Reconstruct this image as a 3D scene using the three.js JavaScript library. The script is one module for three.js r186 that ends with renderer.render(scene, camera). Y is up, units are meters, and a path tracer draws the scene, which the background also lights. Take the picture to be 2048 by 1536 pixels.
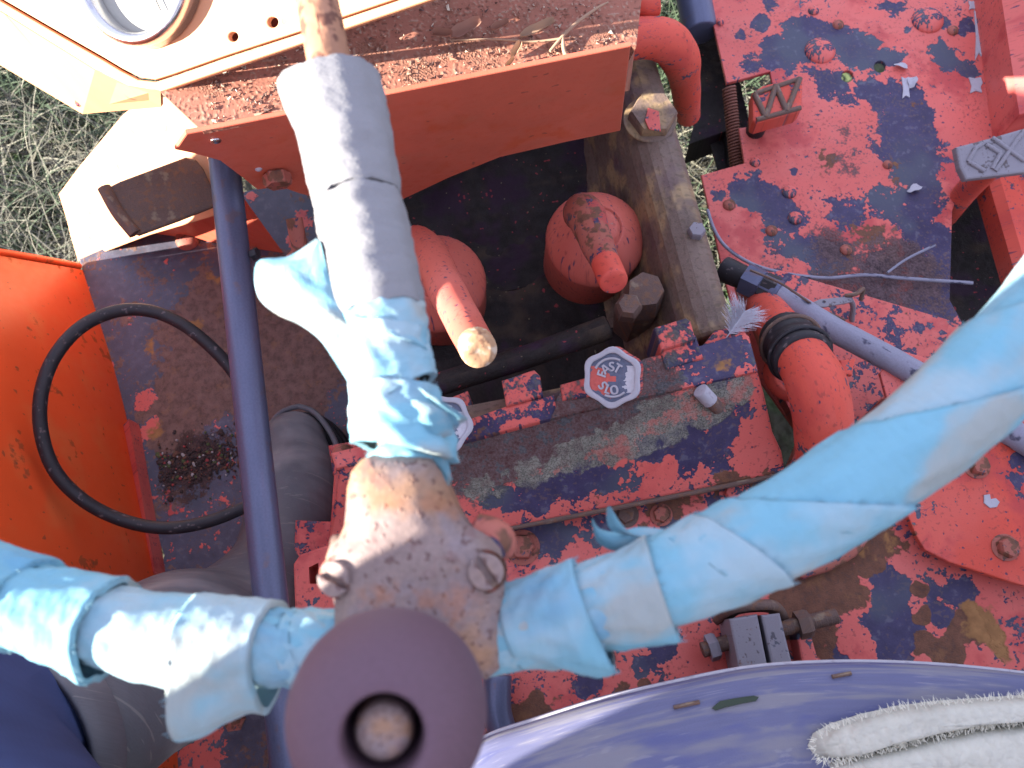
import * as THREE from 'three';
import { mergeGeometries, mergeVertices } from 'three/addons/utils/BufferGeometryUtils.js';
import { MarchingCubes } from 'three/addons/objects/MarchingCubes.js';
import { FontLoader } from 'three/addons/loaders/FontLoader.js';
import { TextGeometry } from 'three/addons/geometries/TextGeometry.js';

// ------------------------------------------------------------------ camera, sky, sun, exposure
const V = (x, y, z) => new THREE.Vector3(x, y, z);
const scene = new THREE.Scene();
const FPX = 1600, CAM = V(0, 0.9, 0), PITCH = 72 * Math.PI / 180, ROLL = 11 * Math.PI / 180;
const FW = V(0, -Math.sin(PITCH), -Math.cos(PITCH));
const U0 = V(0, Math.cos(PITCH), -Math.sin(PITCH)), R0 = V(1, 0, 0);
const RT = R0.clone().multiplyScalar(Math.cos(ROLL)).addScaledVector(U0, -Math.sin(ROLL));
const UPV = R0.clone().multiplyScalar(Math.sin(ROLL)).addScaledVector(U0, Math.cos(ROLL));
const camera = new THREE.PerspectiveCamera(2 * Math.atan(768 / FPX) * 180 / Math.PI, 4 / 3, 0.02, 300);
camera.position.copy(CAM); camera.up.copy(UPV); camera.lookAt(CAM.clone().add(FW));
camera.focus = 0.62; camera.userData.fStop = 15;

const renderer = new THREE.WebGLRenderer({ antialias: true });
renderer.toneMapping = THREE.LinearToneMapping;
renderer.toneMappingExposure = 5.4;
renderer.shadowMap.enabled = true;

const SUN = V(-0.93, 0.35, 0.10).normalize();
{ // clear winter sky, computed: deep blue overhead, paler at the horizon, a broad glow round the sun
  const w = 256, h = 128, d = new Float32Array(w * h * 4);
  for (let j = 0; j < h; j++) for (let i = 0; i < w; i++) {
    const el = ((j + 0.5) / h - 0.5) * Math.PI, az = ((i + 0.5) / w - 0.5) * 2 * Math.PI;
    const dir = V(Math.cos(el) * Math.cos(az), Math.sin(el), Math.cos(el) * Math.sin(az));
    const t = Math.pow(1 - Math.max(0, Math.sin(el)), 3), g = Math.pow(Math.max(0, dir.dot(SUN)), 12);
    const o = (j * w + i) * 4;
    d[o] = 0.235 + 0.09 * t + 0.15 * g; d[o + 1] = 0.255 + 0.085 * t + 0.13 * g; d[o + 2] = 0.365 + 0.04 * t + 0.07 * g; d[o + 3] = 1;
  }
  const sky = new THREE.DataTexture(d, w, h, THREE.RGBAFormat, THREE.FloatType);
  sky.mapping = THREE.EquirectangularReflectionMapping; sky.magFilter = THREE.LinearFilter; sky.needsUpdate = true;
  scene.background = sky; scene.environment = sky;
}
const sun = new THREE.DirectionalLight(new THREE.Color(1.0, 0.93, 0.82), 5.0);
sun.position.copy(SUN).multiplyScalar(6); sun.castShadow = true;
Object.assign(sun.shadow.camera, { left: -2, right: 2, top: 2, bottom: -2, near: 0.5, far: 14 });
sun.shadow.mapSize.set(2048, 2048); scene.add(sun, sun.target);

// ------------------------------------------------------------------ pixels of the photograph (2048 x 1536) to points
const ray = (px, py) => FW.clone().addScaledVector(RT, (px - 1024) / FPX).addScaledVector(UPV, (768 - py) / FPX);
const atY = (px, py, y) => { const d = ray(px, py); return CAM.clone().addScaledVector(d, (y - CAM.y) / d.y); };
const atD = (px, py, t) => CAM.clone().addScaledVector(ray(px, py), t);
const onPlane = (px, py, p, n) => { const d = ray(px, py); return CAM.clone().addScaledVector(d, p.clone().sub(CAM).dot(n) / d.dot(n)); };
class Surf { // a flat patch of the tractor: origin, two axes in it (metres) and its normal
  constructor(o, n, uHint = R0) { this.o = o; this.n = n.clone().normalize(); this.u = uHint.clone().addScaledVector(this.n, -uHint.dot(this.n)).normalize(); this.v = this.n.clone().cross(this.u); }
  static y(y) { return new Surf(V(0, y, 0), V(0, 1, 0)); }
  static tri(a, b, c) { const n = b.clone().sub(a).cross(c.clone().sub(a)).normalize(); if (n.dot(CAM.clone().sub(a)) < 0) n.negate(); return new Surf(a, n); }
  px(x, y) { const p = onPlane(x, y, this.o, this.n).sub(this.o); return new THREE.Vector2(p.dot(this.u), p.dot(this.v)); }
  at(x, y, h = 0) { return onPlane(x, y, this.o, this.n).addScaledVector(this.n, h); }
  pt(a, b, h = 0) { return this.o.clone().addScaledVector(this.u, a).addScaledVector(this.v, b).addScaledVector(this.n, h); }
  mat() { return new THREE.Matrix4().makeBasis(this.u, this.v, this.n).setPosition(this.o); }
}
// ------------------------------------------------------------------ noise
let seed = 12345; const rnd = () => { seed = (seed * 1664525 + 1013904223) >>> 0; return seed / 4294967296; };
const rr = (a, b) => a + (b - a) * rnd();
const PERM = new Uint8Array(512), GX = new Float32Array(256), GY = new Float32Array(256);
{ const p = [...Array(256).keys()]; for (let i = 255; i > 0; i--) { const j = Math.floor(rnd() * (i + 1));[p[i], p[j]] = [p[j], p[i]]; } for (let i = 0; i < 512; i++) PERM[i] = p[i & 255]; for (let i = 0; i < 256; i++) { const a = rnd() * 6.2832; GX[i] = Math.cos(a); GY[i] = Math.sin(a); } }
function n2(x, y) {
  const xi = Math.floor(x), yi = Math.floor(y), fx = x - xi, fy = y - yi, X = xi & 255, Y = yi & 255;
  const a = PERM[PERM[X] + Y], b = PERM[PERM[X + 1] + Y], c = PERM[PERM[X] + Y + 1], e = PERM[PERM[X + 1] + Y + 1];
  const u = fx * fx * fx * (fx * (fx * 6 - 15) + 10), v = fy * fy * fy * (fy * (fy * 6 - 15) + 10);
  const A = GX[a] * fx + GY[a] * fy, B = GX[b] * (fx - 1) + GY[b] * fy, C = GX[c] * fx + GY[c] * (fy - 1), D = GX[e] * (fx - 1) + GY[e] * (fy - 1);
  return 1.5 * (A + u * (B - A) + v * (C - A + u * (A - B - C + D)));
}
function fbm(x, y, o) { let s = 0, a = 1, t = 0; for (let i = 0; i < o; i++) { s += a * n2(x, y); t += a; a *= 0.55; x = x * 2.03 + 17.3; y = y * 2.03 + 5.7; } return 1.4 * s / t; }
const sm = (a, b, x) => { x = Math.min(1, Math.max(0, (x - a) / (b - a))); return x * x * (3 - 2 * x); };
const lerp = (a, b, t) => a + (b - a) * t;
// ------------------------------------------------------------------ textures
const enc = (x) => { x = Math.min(1, Math.max(0, x)); return 255 * (x <= 0.0031308 ? 12.92 * x : 1.055 * Math.pow(x, 1 / 2.4) - 0.055); };
function maps(w, h, rect, fn, wrap = THREE.MirroredRepeatWrapping, rough = true) { // rect: [u0, v0, u1, v1] in metres
  const c = new Uint8Array(w * h * 4), b = new Uint8Array(w * h * 4), ro = rough ? new Uint8Array(w * h * 4) : null, o = { r: 0, g: 0, b: 0, h: 0.5, ro: 0.6 };
  for (let j = 0; j < h; j++) for (let i = 0; i < w; i++) {
    fn(rect[0] + (rect[2] - rect[0]) * (i + 0.5) / w, rect[1] + (rect[3] - rect[1]) * (j + 0.5) / h, o);
    const k = (j * w + i) * 4; c[k] = enc(o.r); c[k + 1] = enc(o.g); c[k + 2] = enc(o.b); c[k + 3] = 255;
    const hh = Math.min(255, Math.max(0, 255 * o.h)); b[k] = b[k + 1] = b[k + 2] = hh; b[k + 3] = 255;
    if (ro) { ro[k] = ro[k + 1] = ro[k + 2] = 255 * Math.min(1, Math.max(0.05, o.ro)); ro[k + 3] = 255; }
  }
  const mk = (d, s) => { const t = new THREE.DataTexture(d, w, h, THREE.RGBAFormat); t.magFilter = THREE.LinearFilter; t.minFilter = THREE.LinearMipmapLinearFilter; t.wrapS = t.wrapT = wrap; if (s) t.colorSpace = THREE.SRGBColorSpace; t.needsUpdate = true; return t; };
  const m = { map: mk(c, true), bumpMap: mk(b, false) }; if (ro) m.roughnessMap = mk(ro, false);
  m.rect = rect; return m;
}
function matOf(m, bump, extra = {}) { const { rect, ...t } = m; const x = new THREE.MeshPhysicalMaterial({ ...t, bumpScale: bump, roughness: t.roughnessMap ? 1 : 0.7, metalness: 0, specularIntensity: 0.6, ...extra }); x.userData.rect = rect; return x; }
const setRGB = (o, c, k = 1) => { o.r = c[0] * k; o.g = c[1] * k; o.b = c[2] * k; };
const mixRGB = (o, c, t, k = 1) => { o.r = lerp(o.r, c[0] * k, t); o.g = lerp(o.g, c[1] * k, t); o.b = lerp(o.b, c[2] * k, t); };
const RED = [0.61, 0.122, 0.10], PRIM = [0.045, 0.037, 0.085], RUST = [0.15, 0.068, 0.042], RUSTY = [0.30, 0.15, 0.06], DIRT = [0.15, 0.135, 0.11], LICH = [0.22, 0.215, 0.175];
// flaking red paint over dark blue primer, with rust and dirt; blobs place the larger patches: [u, v, radius, kind, weight]
function paintFn(o) {
  const { red = RED, prim = PRIM, rust = RUST, p0 = -0.25, r0 = -0.6, d0 = -0.7, l0 = -9, f = 26, blobs = [], sp = 0.5, ox = 0, dirt = DIRT, aN = 0.46, aK = 0.40, aQ = 0.30, crim = 0.65, plain = false } = o;
  return (u, v, out) => {
    let bp = 0, br = 0, bd = 0, bl = 0, by = 0;
    const wu = u + 0.007 * n2(u * 55 + 3, v * 55 + ox), wv = v + 0.007 * n2(u * 55 + 31, v * 55 + 9);
    for (const b of blobs) {
      const du = wu - b[0], dv = wv - b[1], q = 1 - (du * du + dv * dv) / (b[2] * b[2]); if (q <= -1) continue;
      const w = b[4] * Math.max(-0.5, Math.min(1, q * 1.4)); if (w * b[4] < 0 && q < 0) continue;
      if (b[3] === 'p') bp += Math.max(0, q) * b[4] * 1.3; else if (b[3] === 'c') bp -= Math.max(0, q) * b[4] * 1.3, br -= Math.max(0, q) * b[4]; else if (b[3] === 'r') br += Math.max(0, q) * b[4] * 1.3; else if (b[3] === 'd') bd += Math.max(0, q) * b[4] * 1.3; else if (b[3] === 'l') bl += Math.max(0, q) * b[4] * 1.3; else if (b[3] === 'y') by += Math.max(0, q) * b[4] * 1.3;
    }
    bp = Math.min(1.3, bp); 
    const N = fbm(u * f + 7 + ox, v * f + 3, 5), M = fbm(u * f * 0.8 + 57, v * f * 0.8 + 21 + ox, 5), K = fbm(u * 90 + 11, v * 90 + ox, 4), G = n2(u * 900, v * 900), G2 = n2(u * 420 + 5, v * 420), Q = fbm(u * 240 + 3, v * 240 + ox, 3);
    const fp = p0 + aN * N + aK * K + aQ * Q + 0.85 * bp, fr = r0 + 0.5 * M + 0.34 * K + 0.16 * Q + 0.9 * br, fd = d0 + 0.5 * fbm(u * 18 + 90, v * 18, 4) + 0.25 * G2 + 0.40 * K + 0.25 * Q + bd;
    const tone = 1 + 0.10 * fbm(u * 9, v * 9 + 40, 3) + 0.05 * G;
    if (fp > 0) { setRGB(out, prim, (1 + 0.22 * K + 0.12 * G) * (1.1 - 0.2 * N)); mixRGB(out, [0.13, 0.085, 0.075], 0.55 * sm(0.25, 0.6, Q + 0.5 * M)); mixRGB(out, [0.070, 0.080, 0.110], 0.8 * sm(0.0, 0.5, fbm(u * 10 + 300, v * 10 + ox, 3))); mixRGB(out, [0.16, 0.16, 0.19], 0.4 * sm(0.35, 0.7, K - 0.3 * M)); out.h = 0.42 + 0.04 * G2; out.ro = 0.52 + 0.1 * K; }
    else { setRGB(out, red, tone); const fade = 0.10 * sm(-0.2, 0.5, fbm(u * 14 + 70, v * 14, 3)); if (!plain) mixRGB(out, [0.62, 0.2, 0.17], fade * 2); if (!plain) mixRGB(out, [0.40, 0.040, 0.045], crim * sm(0.05, 0.55, fbm(u * 11 + 200 + ox, v * 11, 4) + 0.25 * K)); if (!plain) mixRGB(out, [0.20, 0.045, 0.04], 0.5 * sm(0.3, 0.7, Q + 0.4 * M)); const e = sm(-0.05, 0, fp); if (!plain) mixRGB(out, [0.5, 0.11, 0.10], 0.25 * e); out.h = 0.8 + 0.03 * G2 - 0.2 * sm(-0.02, 0, fp); out.ro = 0.42 + 0.12 * sm(-0.3, 0.5, M); }
    const scr = Math.abs(n2(u * 30 + v * 14, v * 190 - u * 60)) < 0.012 && n2(u * 22 + 8, v * 22) > 0.25; if (scr && fp <= 0) { mixRGB(out, prim, 0.6, 1.2); out.h -= 0.2; }
    const spk = n2(u * 210 + 77, v * 210 + 13) + 0.35 * G2; if (fp <= 0 && spk > 0.92 - sp * 0.3) { mixRGB(out, prim, 0.85, 0.9); out.h -= 0.25; }
    const tr = sm(-0.06, 0.10, fr); if (tr > 0) { mixRGB(out, rust, tr, 1 + 0.3 * K + 0.15 * G); out.h = lerp(out.h, 0.55 + 0.25 * K + 0.12 * G, tr); out.ro = lerp(out.ro, 0.85, tr); const orange = sm(0.2, 0.8, fbm(u * 60 + 31, v * 60, 4) + 0.25 * G2); mixRGB(out, RUSTY, 0.3 * orange * tr); mixRGB(out, [0.085, 0.05, 0.045], 0.45 * sm(0.1, 0.6, Q - 0.5 * K) * tr); }
    if (by > 0) { const ty = sm(0.3, 0.75, 0.8 * by + 0.35 * M + 0.35 * K + 0.25 * Q); mixRGB(out, RUSTY, ty, 0.95 + 0.3 * K); out.ro = lerp(out.ro, 0.9, ty); }
    const td = sm(-0.12, 0.3, fd); if (td > 0) { mixRGB(out, dirt, 0.9 * td, Math.max(0.25, 1 + 0.4 * G2 + 0.3 * G + 0.55 * K + 0.35 * Q)); out.h = lerp(out.h, 0.7 + 0.3 * G2 + 0.2 * G, td); out.ro = lerp(out.ro, 0.95, td); }
    const fl = l0 + bl + 0.35 * N + 0.3 * K; const tl = sm(-0.08, 0.12, fl); if (tl > 0) { const cr = Math.abs(fbm(u * 260, v * 260, 2)); mixRGB(out, LICH, (0.55 + 0.4 * sm(-0.3, 0.4, K)) * tl, (0.66 + 0.5 * sm(0.02, 0.3, cr + 0.1 * G)) * (0.9 + 0.35 * fbm(u * 33, v * 33 + 7, 4)) * (1 + 0.3 * G)); out.h = lerp(out.h, 0.6 + 0.4 * sm(0.02, 0.2, cr), tl); out.ro = lerp(out.ro, 0.97, tl); }
  };
}
const blobsOf = (s, list) => list.map(([x, y, r, k, w = 0.9]) => { const a = s.px(x, y), b = s.px(x + r, y), c = s.px(x, y + r); return [a.x, a.y, 0.5 * (a.distanceTo(b) + a.distanceTo(c)), k, w]; });
// ------------------------------------------------------------------ geometry helpers
const taken = new Map();
const numbered = (n) => { const k = taken.get(n) || 0; taken.set(n, k + 1); return k ? `${n}_${String(k).padStart(3, '0')}` : n; };
function part(name, g, m, parent) { const o = new THREE.Mesh(g, m); o.name = name; o.castShadow = o.receiveShadow = true; parent.add(o); return o; }
function thing(name, label, category, group, at) { const o = new THREE.Group(); o.name = numbered(name); o.userData = { label, category }; if (group) o.userData.group = group; if (at) o.position.copy(at); scene.add(o); return o; }
function solo(name, g, m, label, category, group) { const o = part(numbered(name), g, m, scene); o.userData = { label, category }; if (group) o.userData.group = group; return o; }
function struct(name, g, m, kind = 'structure') { const o = part(numbered(name), g, m, scene); o.userData = { kind }; return o; }
const shift = (g, at) => g.translate(-at.x, -at.y, -at.z);
function plate(s, poly, th, { holes = [], bevel = 0.0012, rect = null, curve = 0 } = {}) { // flat plate with its top face in s; poly and holes in photo pixels
  const sh = new THREE.Shape(poly.map(([x, y]) => s.px(x, y)));
  for (const h of holes) sh.holes.push(new THREE.Path(h.map(([x, y]) => s.px(x, y))));
  return plateShape(s, sh, th, bevel, rect, curve);
}
function plateShape(s, sh, th, bevel = 0.0012, rect = null, curve = 0) {
  const g = new THREE.ExtrudeGeometry(sh, { depth: Math.max(0.0004, th - 2 * bevel), bevelEnabled: bevel > 0, bevelThickness: bevel, bevelSize: bevel, bevelOffset: -bevel, bevelSegments: 2, curveSegments: 10 });
  g.translate(0, 0, -th + bevel);
  const p = g.attributes.position, uv = g.attributes.uv;
  for (let i = 0; i < p.count; i++) { const a = p.getX(i), b = p.getY(i); uv.setXY(i, rect ? (a - rect[0]) / (rect[2] - rect[0]) : a * 4 , rect ? (b - rect[1]) / (rect[3] - rect[1]) : b * 4 ); }
  g.applyMatrix4(s.mat()); return g;
}
const rectOf = (s, poly, m = 0.01) => { const q = poly.map(([x, y]) => s.px(x, y)); return [Math.min(...q.map(a => a.x)) - m, Math.min(...q.map(a => a.y)) - m, Math.max(...q.map(a => a.x)) + m, Math.max(...q.map(a => a.y)) + m]; };
function gridGeo(nu, nv, fn, wrapU = false) { // fn(i, j) -> {p, u, v}
  const pos = [], uv = [], idx = [];
  for (let j = 0; j <= nv; j++) for (let i = 0; i <= nu; i++) { const q = fn(i / nu, j / nv); pos.push(q.p.x, q.p.y, q.p.z); uv.push(q.u, q.v); }
  for (let j = 0; j < nv; j++) for (let i = 0; i < nu; i++) { const a = j * (nu + 1) + i, b = a + 1, c = a + nu + 1, d = c + 1; idx.push(a, b, d, a, d, c); }
  const g = new THREE.BufferGeometry(); g.setAttribute('position', new THREE.Float32BufferAttribute(pos, 3)); g.setAttribute('uv', new THREE.Float32BufferAttribute(uv, 2)); g.setIndex(idx); g.computeVertexNormals(); return wrapU ? weldNormals(g, nu, nv) : g;
}
function weldNormals(g, nu, nv) { const n = g.attributes.normal; for (let j = 0; j <= nv; j++) { const a = j * (nu + 1), b = a + nu; const x = n.getX(a) + n.getX(b), y = n.getY(a) + n.getY(b), z = n.getZ(a) + n.getZ(b), l = Math.hypot(x, y, z) || 1; n.setXYZ(a, x / l, y / l, z / l); n.setXYZ(b, x / l, y / l, z / l); } return g; }
// swept tube of varying radius through points, rounded or flat ends; rf(t, theta) scales the radius
function sweep(pts, radii, { seg = 18, sub = 8, rf = null, up = null, ends = [1, 1], tile = 0.25, closed = false, flat = 1 } = {}) {
  const c = new THREE.CatmullRomCurve3(pts, closed, 'centripetal'), n = (pts.length - (closed ? 0 : 1)) * sub;
  const rad = (t) => { if (typeof radii === 'number') return radii; const x = t * (radii.length - 1), i = Math.min(radii.length - 2, Math.floor(x)), f = x - i, s = f * f * (3 - 2 * f); return lerp(radii[i], radii[i + 1], s); };
  const P = [], T = []; for (let i = 0; i <= n; i++) { P.push(c.getPoint(i / n)); T.push(c.getTangent(i / n).normalize()); }
  let a = up ? up.clone() : Math.abs(T[0].y) < 0.9 ? V(0, 1, 0) : V(1, 0, 0); const rows = []; let len = 0;
  for (let i = 0; i <= n; i++) {
    a = a.clone().addScaledVector(T[i], -a.dot(T[i])).normalize(); const b = T[i].clone().cross(a);
    if (i) len += P[i].distanceTo(P[i - 1]); rows.push({ p: P[i], a, b, r: rad(i / n), s: len, t: i / n });
  }
  const cap = (row, dir, kind) => { if (!kind || closed) return []; const out = []; const k = kind === 1 ? 3 : 1;
    if (kind === 1) for (let i = 1; i <= k; i++) { const q = i / k * Math.PI / 2 * 0.999; out.push({ ...row, p: row.p.clone().addScaledVector(row.b.clone().cross(row.a).multiplyScalar(-dir), 0), r: row.r * (1 - 0.25 * (1 - Math.cos(q)) * 4 * (i === k ? 1 : 0.35)) , off: 0.12 * row.r * Math.sin(q) * dir, t: row.t }); }
    return [...out.map((o) => ({ ...o, cap: 1 })), { ...row, r: 0.0001, cap: 1, off: (kind === 1 ? 0.12 : 0) * row.r * dir }]; };
  let all = rows; if (!closed) all = [...cap(rows[0], -1, ends[0]).reverse(), ...rows, ...cap(rows[n], 1, ends[1])];
  return gridGeo(seg, all.length - 1, (iu, jv) => {
    const row = all[Math.round(jv * (all.length - 1))], th = iu * Math.PI * 2, R = row.r * (rf ? rf(row.t, th) : 1);
    const p = row.p.clone().addScaledVector(row.a, Math.cos(th) * R * flat).addScaledVector(row.b, Math.sin(th) * R);
    if (row.off) p.addScaledVector(row.a.clone().cross(row.b), row.off);
    if (row.cap) return { p, u: (row.s + R * Math.cos(th)) / tile, v: R * Math.sin(th) / tile };
    return { p, u: row.s / tile, v: iu * 2 * Math.PI * Math.max(0.004, row.r) / tile };
  }, true);
}
function lathe(prof, at, axis, seg = 28, roll = 0) { // prof: [r, h]; axis: direction of h
  const g = new THREE.LatheGeometry(prof.map(([r, h]) => new THREE.Vector2(Math.max(r, 0.00005), h)), seg);
  const uv = g.attributes.uv, p = g.attributes.position; for (let i = 0; i < uv.count; i++) uv.setXY(i, p.getX(i) * 4 + 0.3, p.getZ(i) * 4 + p.getY(i) * 3);
  g.rotateY(roll); g.applyQuaternion(new THREE.Quaternion().setFromUnitVectors(V(0, 1, 0), axis.clone().normalize())); g.translate(at.x, at.y, at.z); return g;
}
function prism(n, r, h, at, axis, roll = 0, bev = 0.12) { // chamfered n-sided head, base at `at`
  const prof = [[0, 0], [r, 0], [r, h * 0.72], [r * (1 - bev), h], [0, h]];
  let g = new THREE.LatheGeometry(prof.map(([a, b]) => new THREE.Vector2(Math.max(a, 0.00005), b)), n); g = g.toNonIndexed(); g.computeVertexNormals();
  const uv = g.attributes.uv, p = g.attributes.position; for (let i = 0; i < uv.count; i++) uv.setXY(i, p.getX(i) * 5 + 0.2, p.getZ(i) * 5 + p.getY(i) * 3);
  g.rotateY(roll); g.applyQuaternion(new THREE.Quaternion().setFromUnitVectors(V(0, 1, 0), axis.clone().normalize())); g.translate(at.x, at.y, at.z); return g;
}
function slab(a, b, c, d, th, rectTile = 0.25) { // thick quad through four points (top face), built downwards along its normal
  const n = b.clone().sub(a).cross(d.clone().sub(a)).normalize(); if (n.dot(CAM.clone().sub(a)) < 0) n.negate(); const q = [a, b, c, d].map((p) => p.clone().addScaledVector(n, -th)), t = [a, b, c, d];
  const pos = [], uv = [], quad = (w, x, y, z) => { for (const p of [w, x, y, w, y, z]) { pos.push(p.x, p.y, p.z); uv.push((p.x + 0.3 * p.y) / rectTile, (p.z + 0.7 * p.y) / rectTile); } };
  quad(t[0], t[1], t[2], t[3]); quad(q[3], q[2], q[1], q[0]); for (let i = 0; i < 4; i++) { const j = (i + 1) % 4; quad(t[j], t[i], q[i], q[j]); }
  const g = new THREE.BufferGeometry(); g.setAttribute('position', new THREE.Float32BufferAttribute(pos, 3)); g.setAttribute('uv', new THREE.Float32BufferAttribute(uv, 2)); g.computeVertexNormals(); return g;
}
function beam(pts, prof, tile = 0.25, bv = 0.0015) { // profile [a,b] (closed list, metres: a sideways, b up) carried along two points pts=[p0,p1]
  const d = pts[1].clone().sub(pts[0]), L = d.length(); d.normalize(); const side = d.clone().cross(V(0, 1, 0)).normalize(), up = side.clone().cross(d);
  const sh = new THREE.Shape(prof.map(([a, b]) => new THREE.Vector2(a, b)));
  const g = new THREE.ExtrudeGeometry(sh, { depth: L, bevelEnabled: true, bevelSize: bv, bevelThickness: bv, bevelOffset: -bv, bevelSegments: 3 });
  const uv = g.attributes.uv, p = g.attributes.position; for (let i = 0; i < uv.count; i++) uv.setXY(i, (p.getX(i) + p.getY(i)) / tile, p.getZ(i) / tile);
  g.applyMatrix4(new THREE.Matrix4().makeBasis(side, up, d.clone().negate()).setPosition(pts[0].clone().addScaledVector(d, L))); return g;
}
const uvScale = (g, k, o = 0) => { const uv = g.attributes.uv; for (let i = 0; i < uv.count; i++) uv.setXY(i, uv.getX(i) * k + o, uv.getY(i) * k + o); return g; };
const join = (list) => mergeGeometries(list.map((g) => { const x = g.index ? g.toNonIndexed() : g; for (const k of Object.keys(x.attributes)) if (!['position', 'normal', 'uv'].includes(k)) x.deleteAttribute(k); return x; }));
// ------------------------------------------------------------------ generic materials (0.25 m tiles)
const T0 = [0, 0, 0.25, 0.25];
const gen = (size, fn, bump, extra, rough = true) => matOf(maps(size, size, T0, fn, THREE.MirroredRepeatWrapping, rough), bump, extra);
const M = {};
M.red = gen(768, paintFn({ p0: -0.42, f: 40, r0: -0.75 }), 0.0007);
M.redWorn = gen(768, paintFn({ p0: -0.12, f: 46, r0: -0.45, d0: -0.5, ox: 33 }), 0.0009);
M.lugDirty = gen(384, paintFn({ p0: 0.0, f: 46, r0: -0.3, d0: -0.10, ox: 51, dirt: [0.07, 0.064, 0.06] }), 0.0012, { roughness: 0.85 }, false);
M.redPipe = gen(512, paintFn({ red: [0.60, 0.085, 0.055], p0: -0.36, f: 34, r0: -0.7, d0: -0.75, ox: 71, crim: 0.35, aN: 0.55 }), 0.0006, { roughness: 0.62 }, false);
M.capRed = gen(512, paintFn({ red: [0.52, 0.12, 0.085], p0: -0.85, r0: -0.5, rust: [0.40, 0.12, 0.06], f: 50, ox: 12, sp: 0.7, crim: 0.15 }), 0.0006, { roughness: 0.55 }, false);
M.rustBolt = gen(384, paintFn({ red: [0.34, 0.11, 0.08], p0: -0.2, r0: -0.1, f: 70, ox: 5 }), 0.0010, { roughness: 0.75 }, false);
M.orange = gen(768, (u, v, o) => { // fender paint, dull orange-red with brown stains
  const N = fbm(u * 24, v * 24, 5), K = fbm(u * 90 + 9, v * 90, 4), G = n2(u * 800, v * 800); setRGB(o, [0.66, 0.085, 0.02], 1 + 0.10 * fbm(u * 7, v * 7, 3) + 0.03 * G); mixRGB(o, [0.62, 0.16, 0.05], 0.5 * sm(-0.1, 0.6, fbm(u * 12 + 4, v * 12, 4)));
  const s = sm(0.42, 0.62, N + 0.35 * K); mixRGB(o, [0.22, 0.06, 0.02], 0.75 * s); const t = sm(0.75, 0.85, n2(u * 150, v * 150 + 8) + 0.4 * K); mixRGB(o, [0.16, 0.06, 0.03], 0.7 * t); o.h = 0.6 - 0.2 * s - 0.2 * t + 0.05 * G; o.ro = 0.46 + 0.35 * s + 0.05 * K;
}, 0.0004);
M.dashOrange = gen(768, (u, v, o) => { const N = fbm(u * 30, v * 30, 5), G = n2(u * 900, v * 900), K = fbm(u * 120, v * 120 + 4, 3); setRGB(o, [0.64, 0.15, 0.09], 1 + 0.08 * N + 0.04 * G); mixRGB(o, [0.55, 0.2, 0.12], 0.5 * sm(0, 0.7, fbm(u * 13 + 3, v * 13, 4))); mixRGB(o, [0.60, 0.10, 0.03], 0.6 * sm(0.2, 0.6, fbm(u * 15 + 60, v * 15, 4))); const s = sm(0.80, 0.9, n2(u * 130 + 3, v * 130) + 0.5 * N); mixRGB(o, [0.3, 0.09, 0.06], 0.7 * s); o.h = 0.6 - 0.3 * s + 0.04 * G; o.ro = 0.42 + 0.15 * sm(0, 0.6, K); }, 0.0004);
M.panel = gen(512, (u, v, o) => { const N = fbm(u * 30, v * 30, 5), G = n2(u * 900, v * 900); setRGB(o, [0.62, 0.30, 0.16], 1 + 0.08 * N + 0.03 * G); const s = sm(0.7, 0.8, n2(u * 90 + 3, v * 90) + 0.5 * N); mixRGB(o, [0.5, 0.08, 0.06], 0.7 * s); o.h = 0.6 - 0.3 * s; o.ro = 0.5; }, 0.0004, { roughness: 0.5 }, false);  // dash orange made paler: sun glare is put into the paint colour
M.ledge = gen(768, (u, v, o) => { // orange paint under a film of dust and grit
  const N = fbm(u * 26, v * 26, 5), K = fbm(u * 120, v * 120, 4), G = n2(u * 700, v * 700), G2 = n2(u * 330 + 4, v * 330); setRGB(o, [0.34, 0.135, 0.09], 1 + 0.12 * N); mixRGB(o, [0.25, 0.11, 0.072], sm(-0.2, 0.5, N)); mixRGB(o, [0.36, 0.22, 0.155], 0.8 * sm(0.25, 0.7, G2 + 0.5 * K)); mixRGB(o, [0.14, 0.06, 0.04], 0.7 * sm(0.35, 0.7, -G2 + 0.4 * K));
  o.h = 0.5 + 0.35 * G2 * sm(-0.3, 0.4, K) + 0.2 * G * sm(0, 0.5, N) + 0.1 * K; o.ro = 0.8;
}, 0.0016, { roughness: 0.82 }, false);
M.rustBrown = gen(512, (u, v, o) => { const N = fbm(u * 30, v * 30, 5), K = fbm(u * 140, v * 140, 4), G = n2(u * 900, v * 900); setRGB(o, [0.13, 0.085, 0.07], 1 + 0.2 * N + 0.15 * G); mixRGB(o, [0.20, 0.10, 0.055], 0.7 * sm(0.0, 0.5, K)); mixRGB(o, [0.28, 0.22, 0.15], 0.6 * sm(0.35, 0.7, fbm(u * 60 + 7, v * 60, 4))); o.h = 0.5 + 0.3 * K + 0.2 * G; o.ro = 0.75; }, 0.0009, { roughness: 0.75 }, false);
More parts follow.
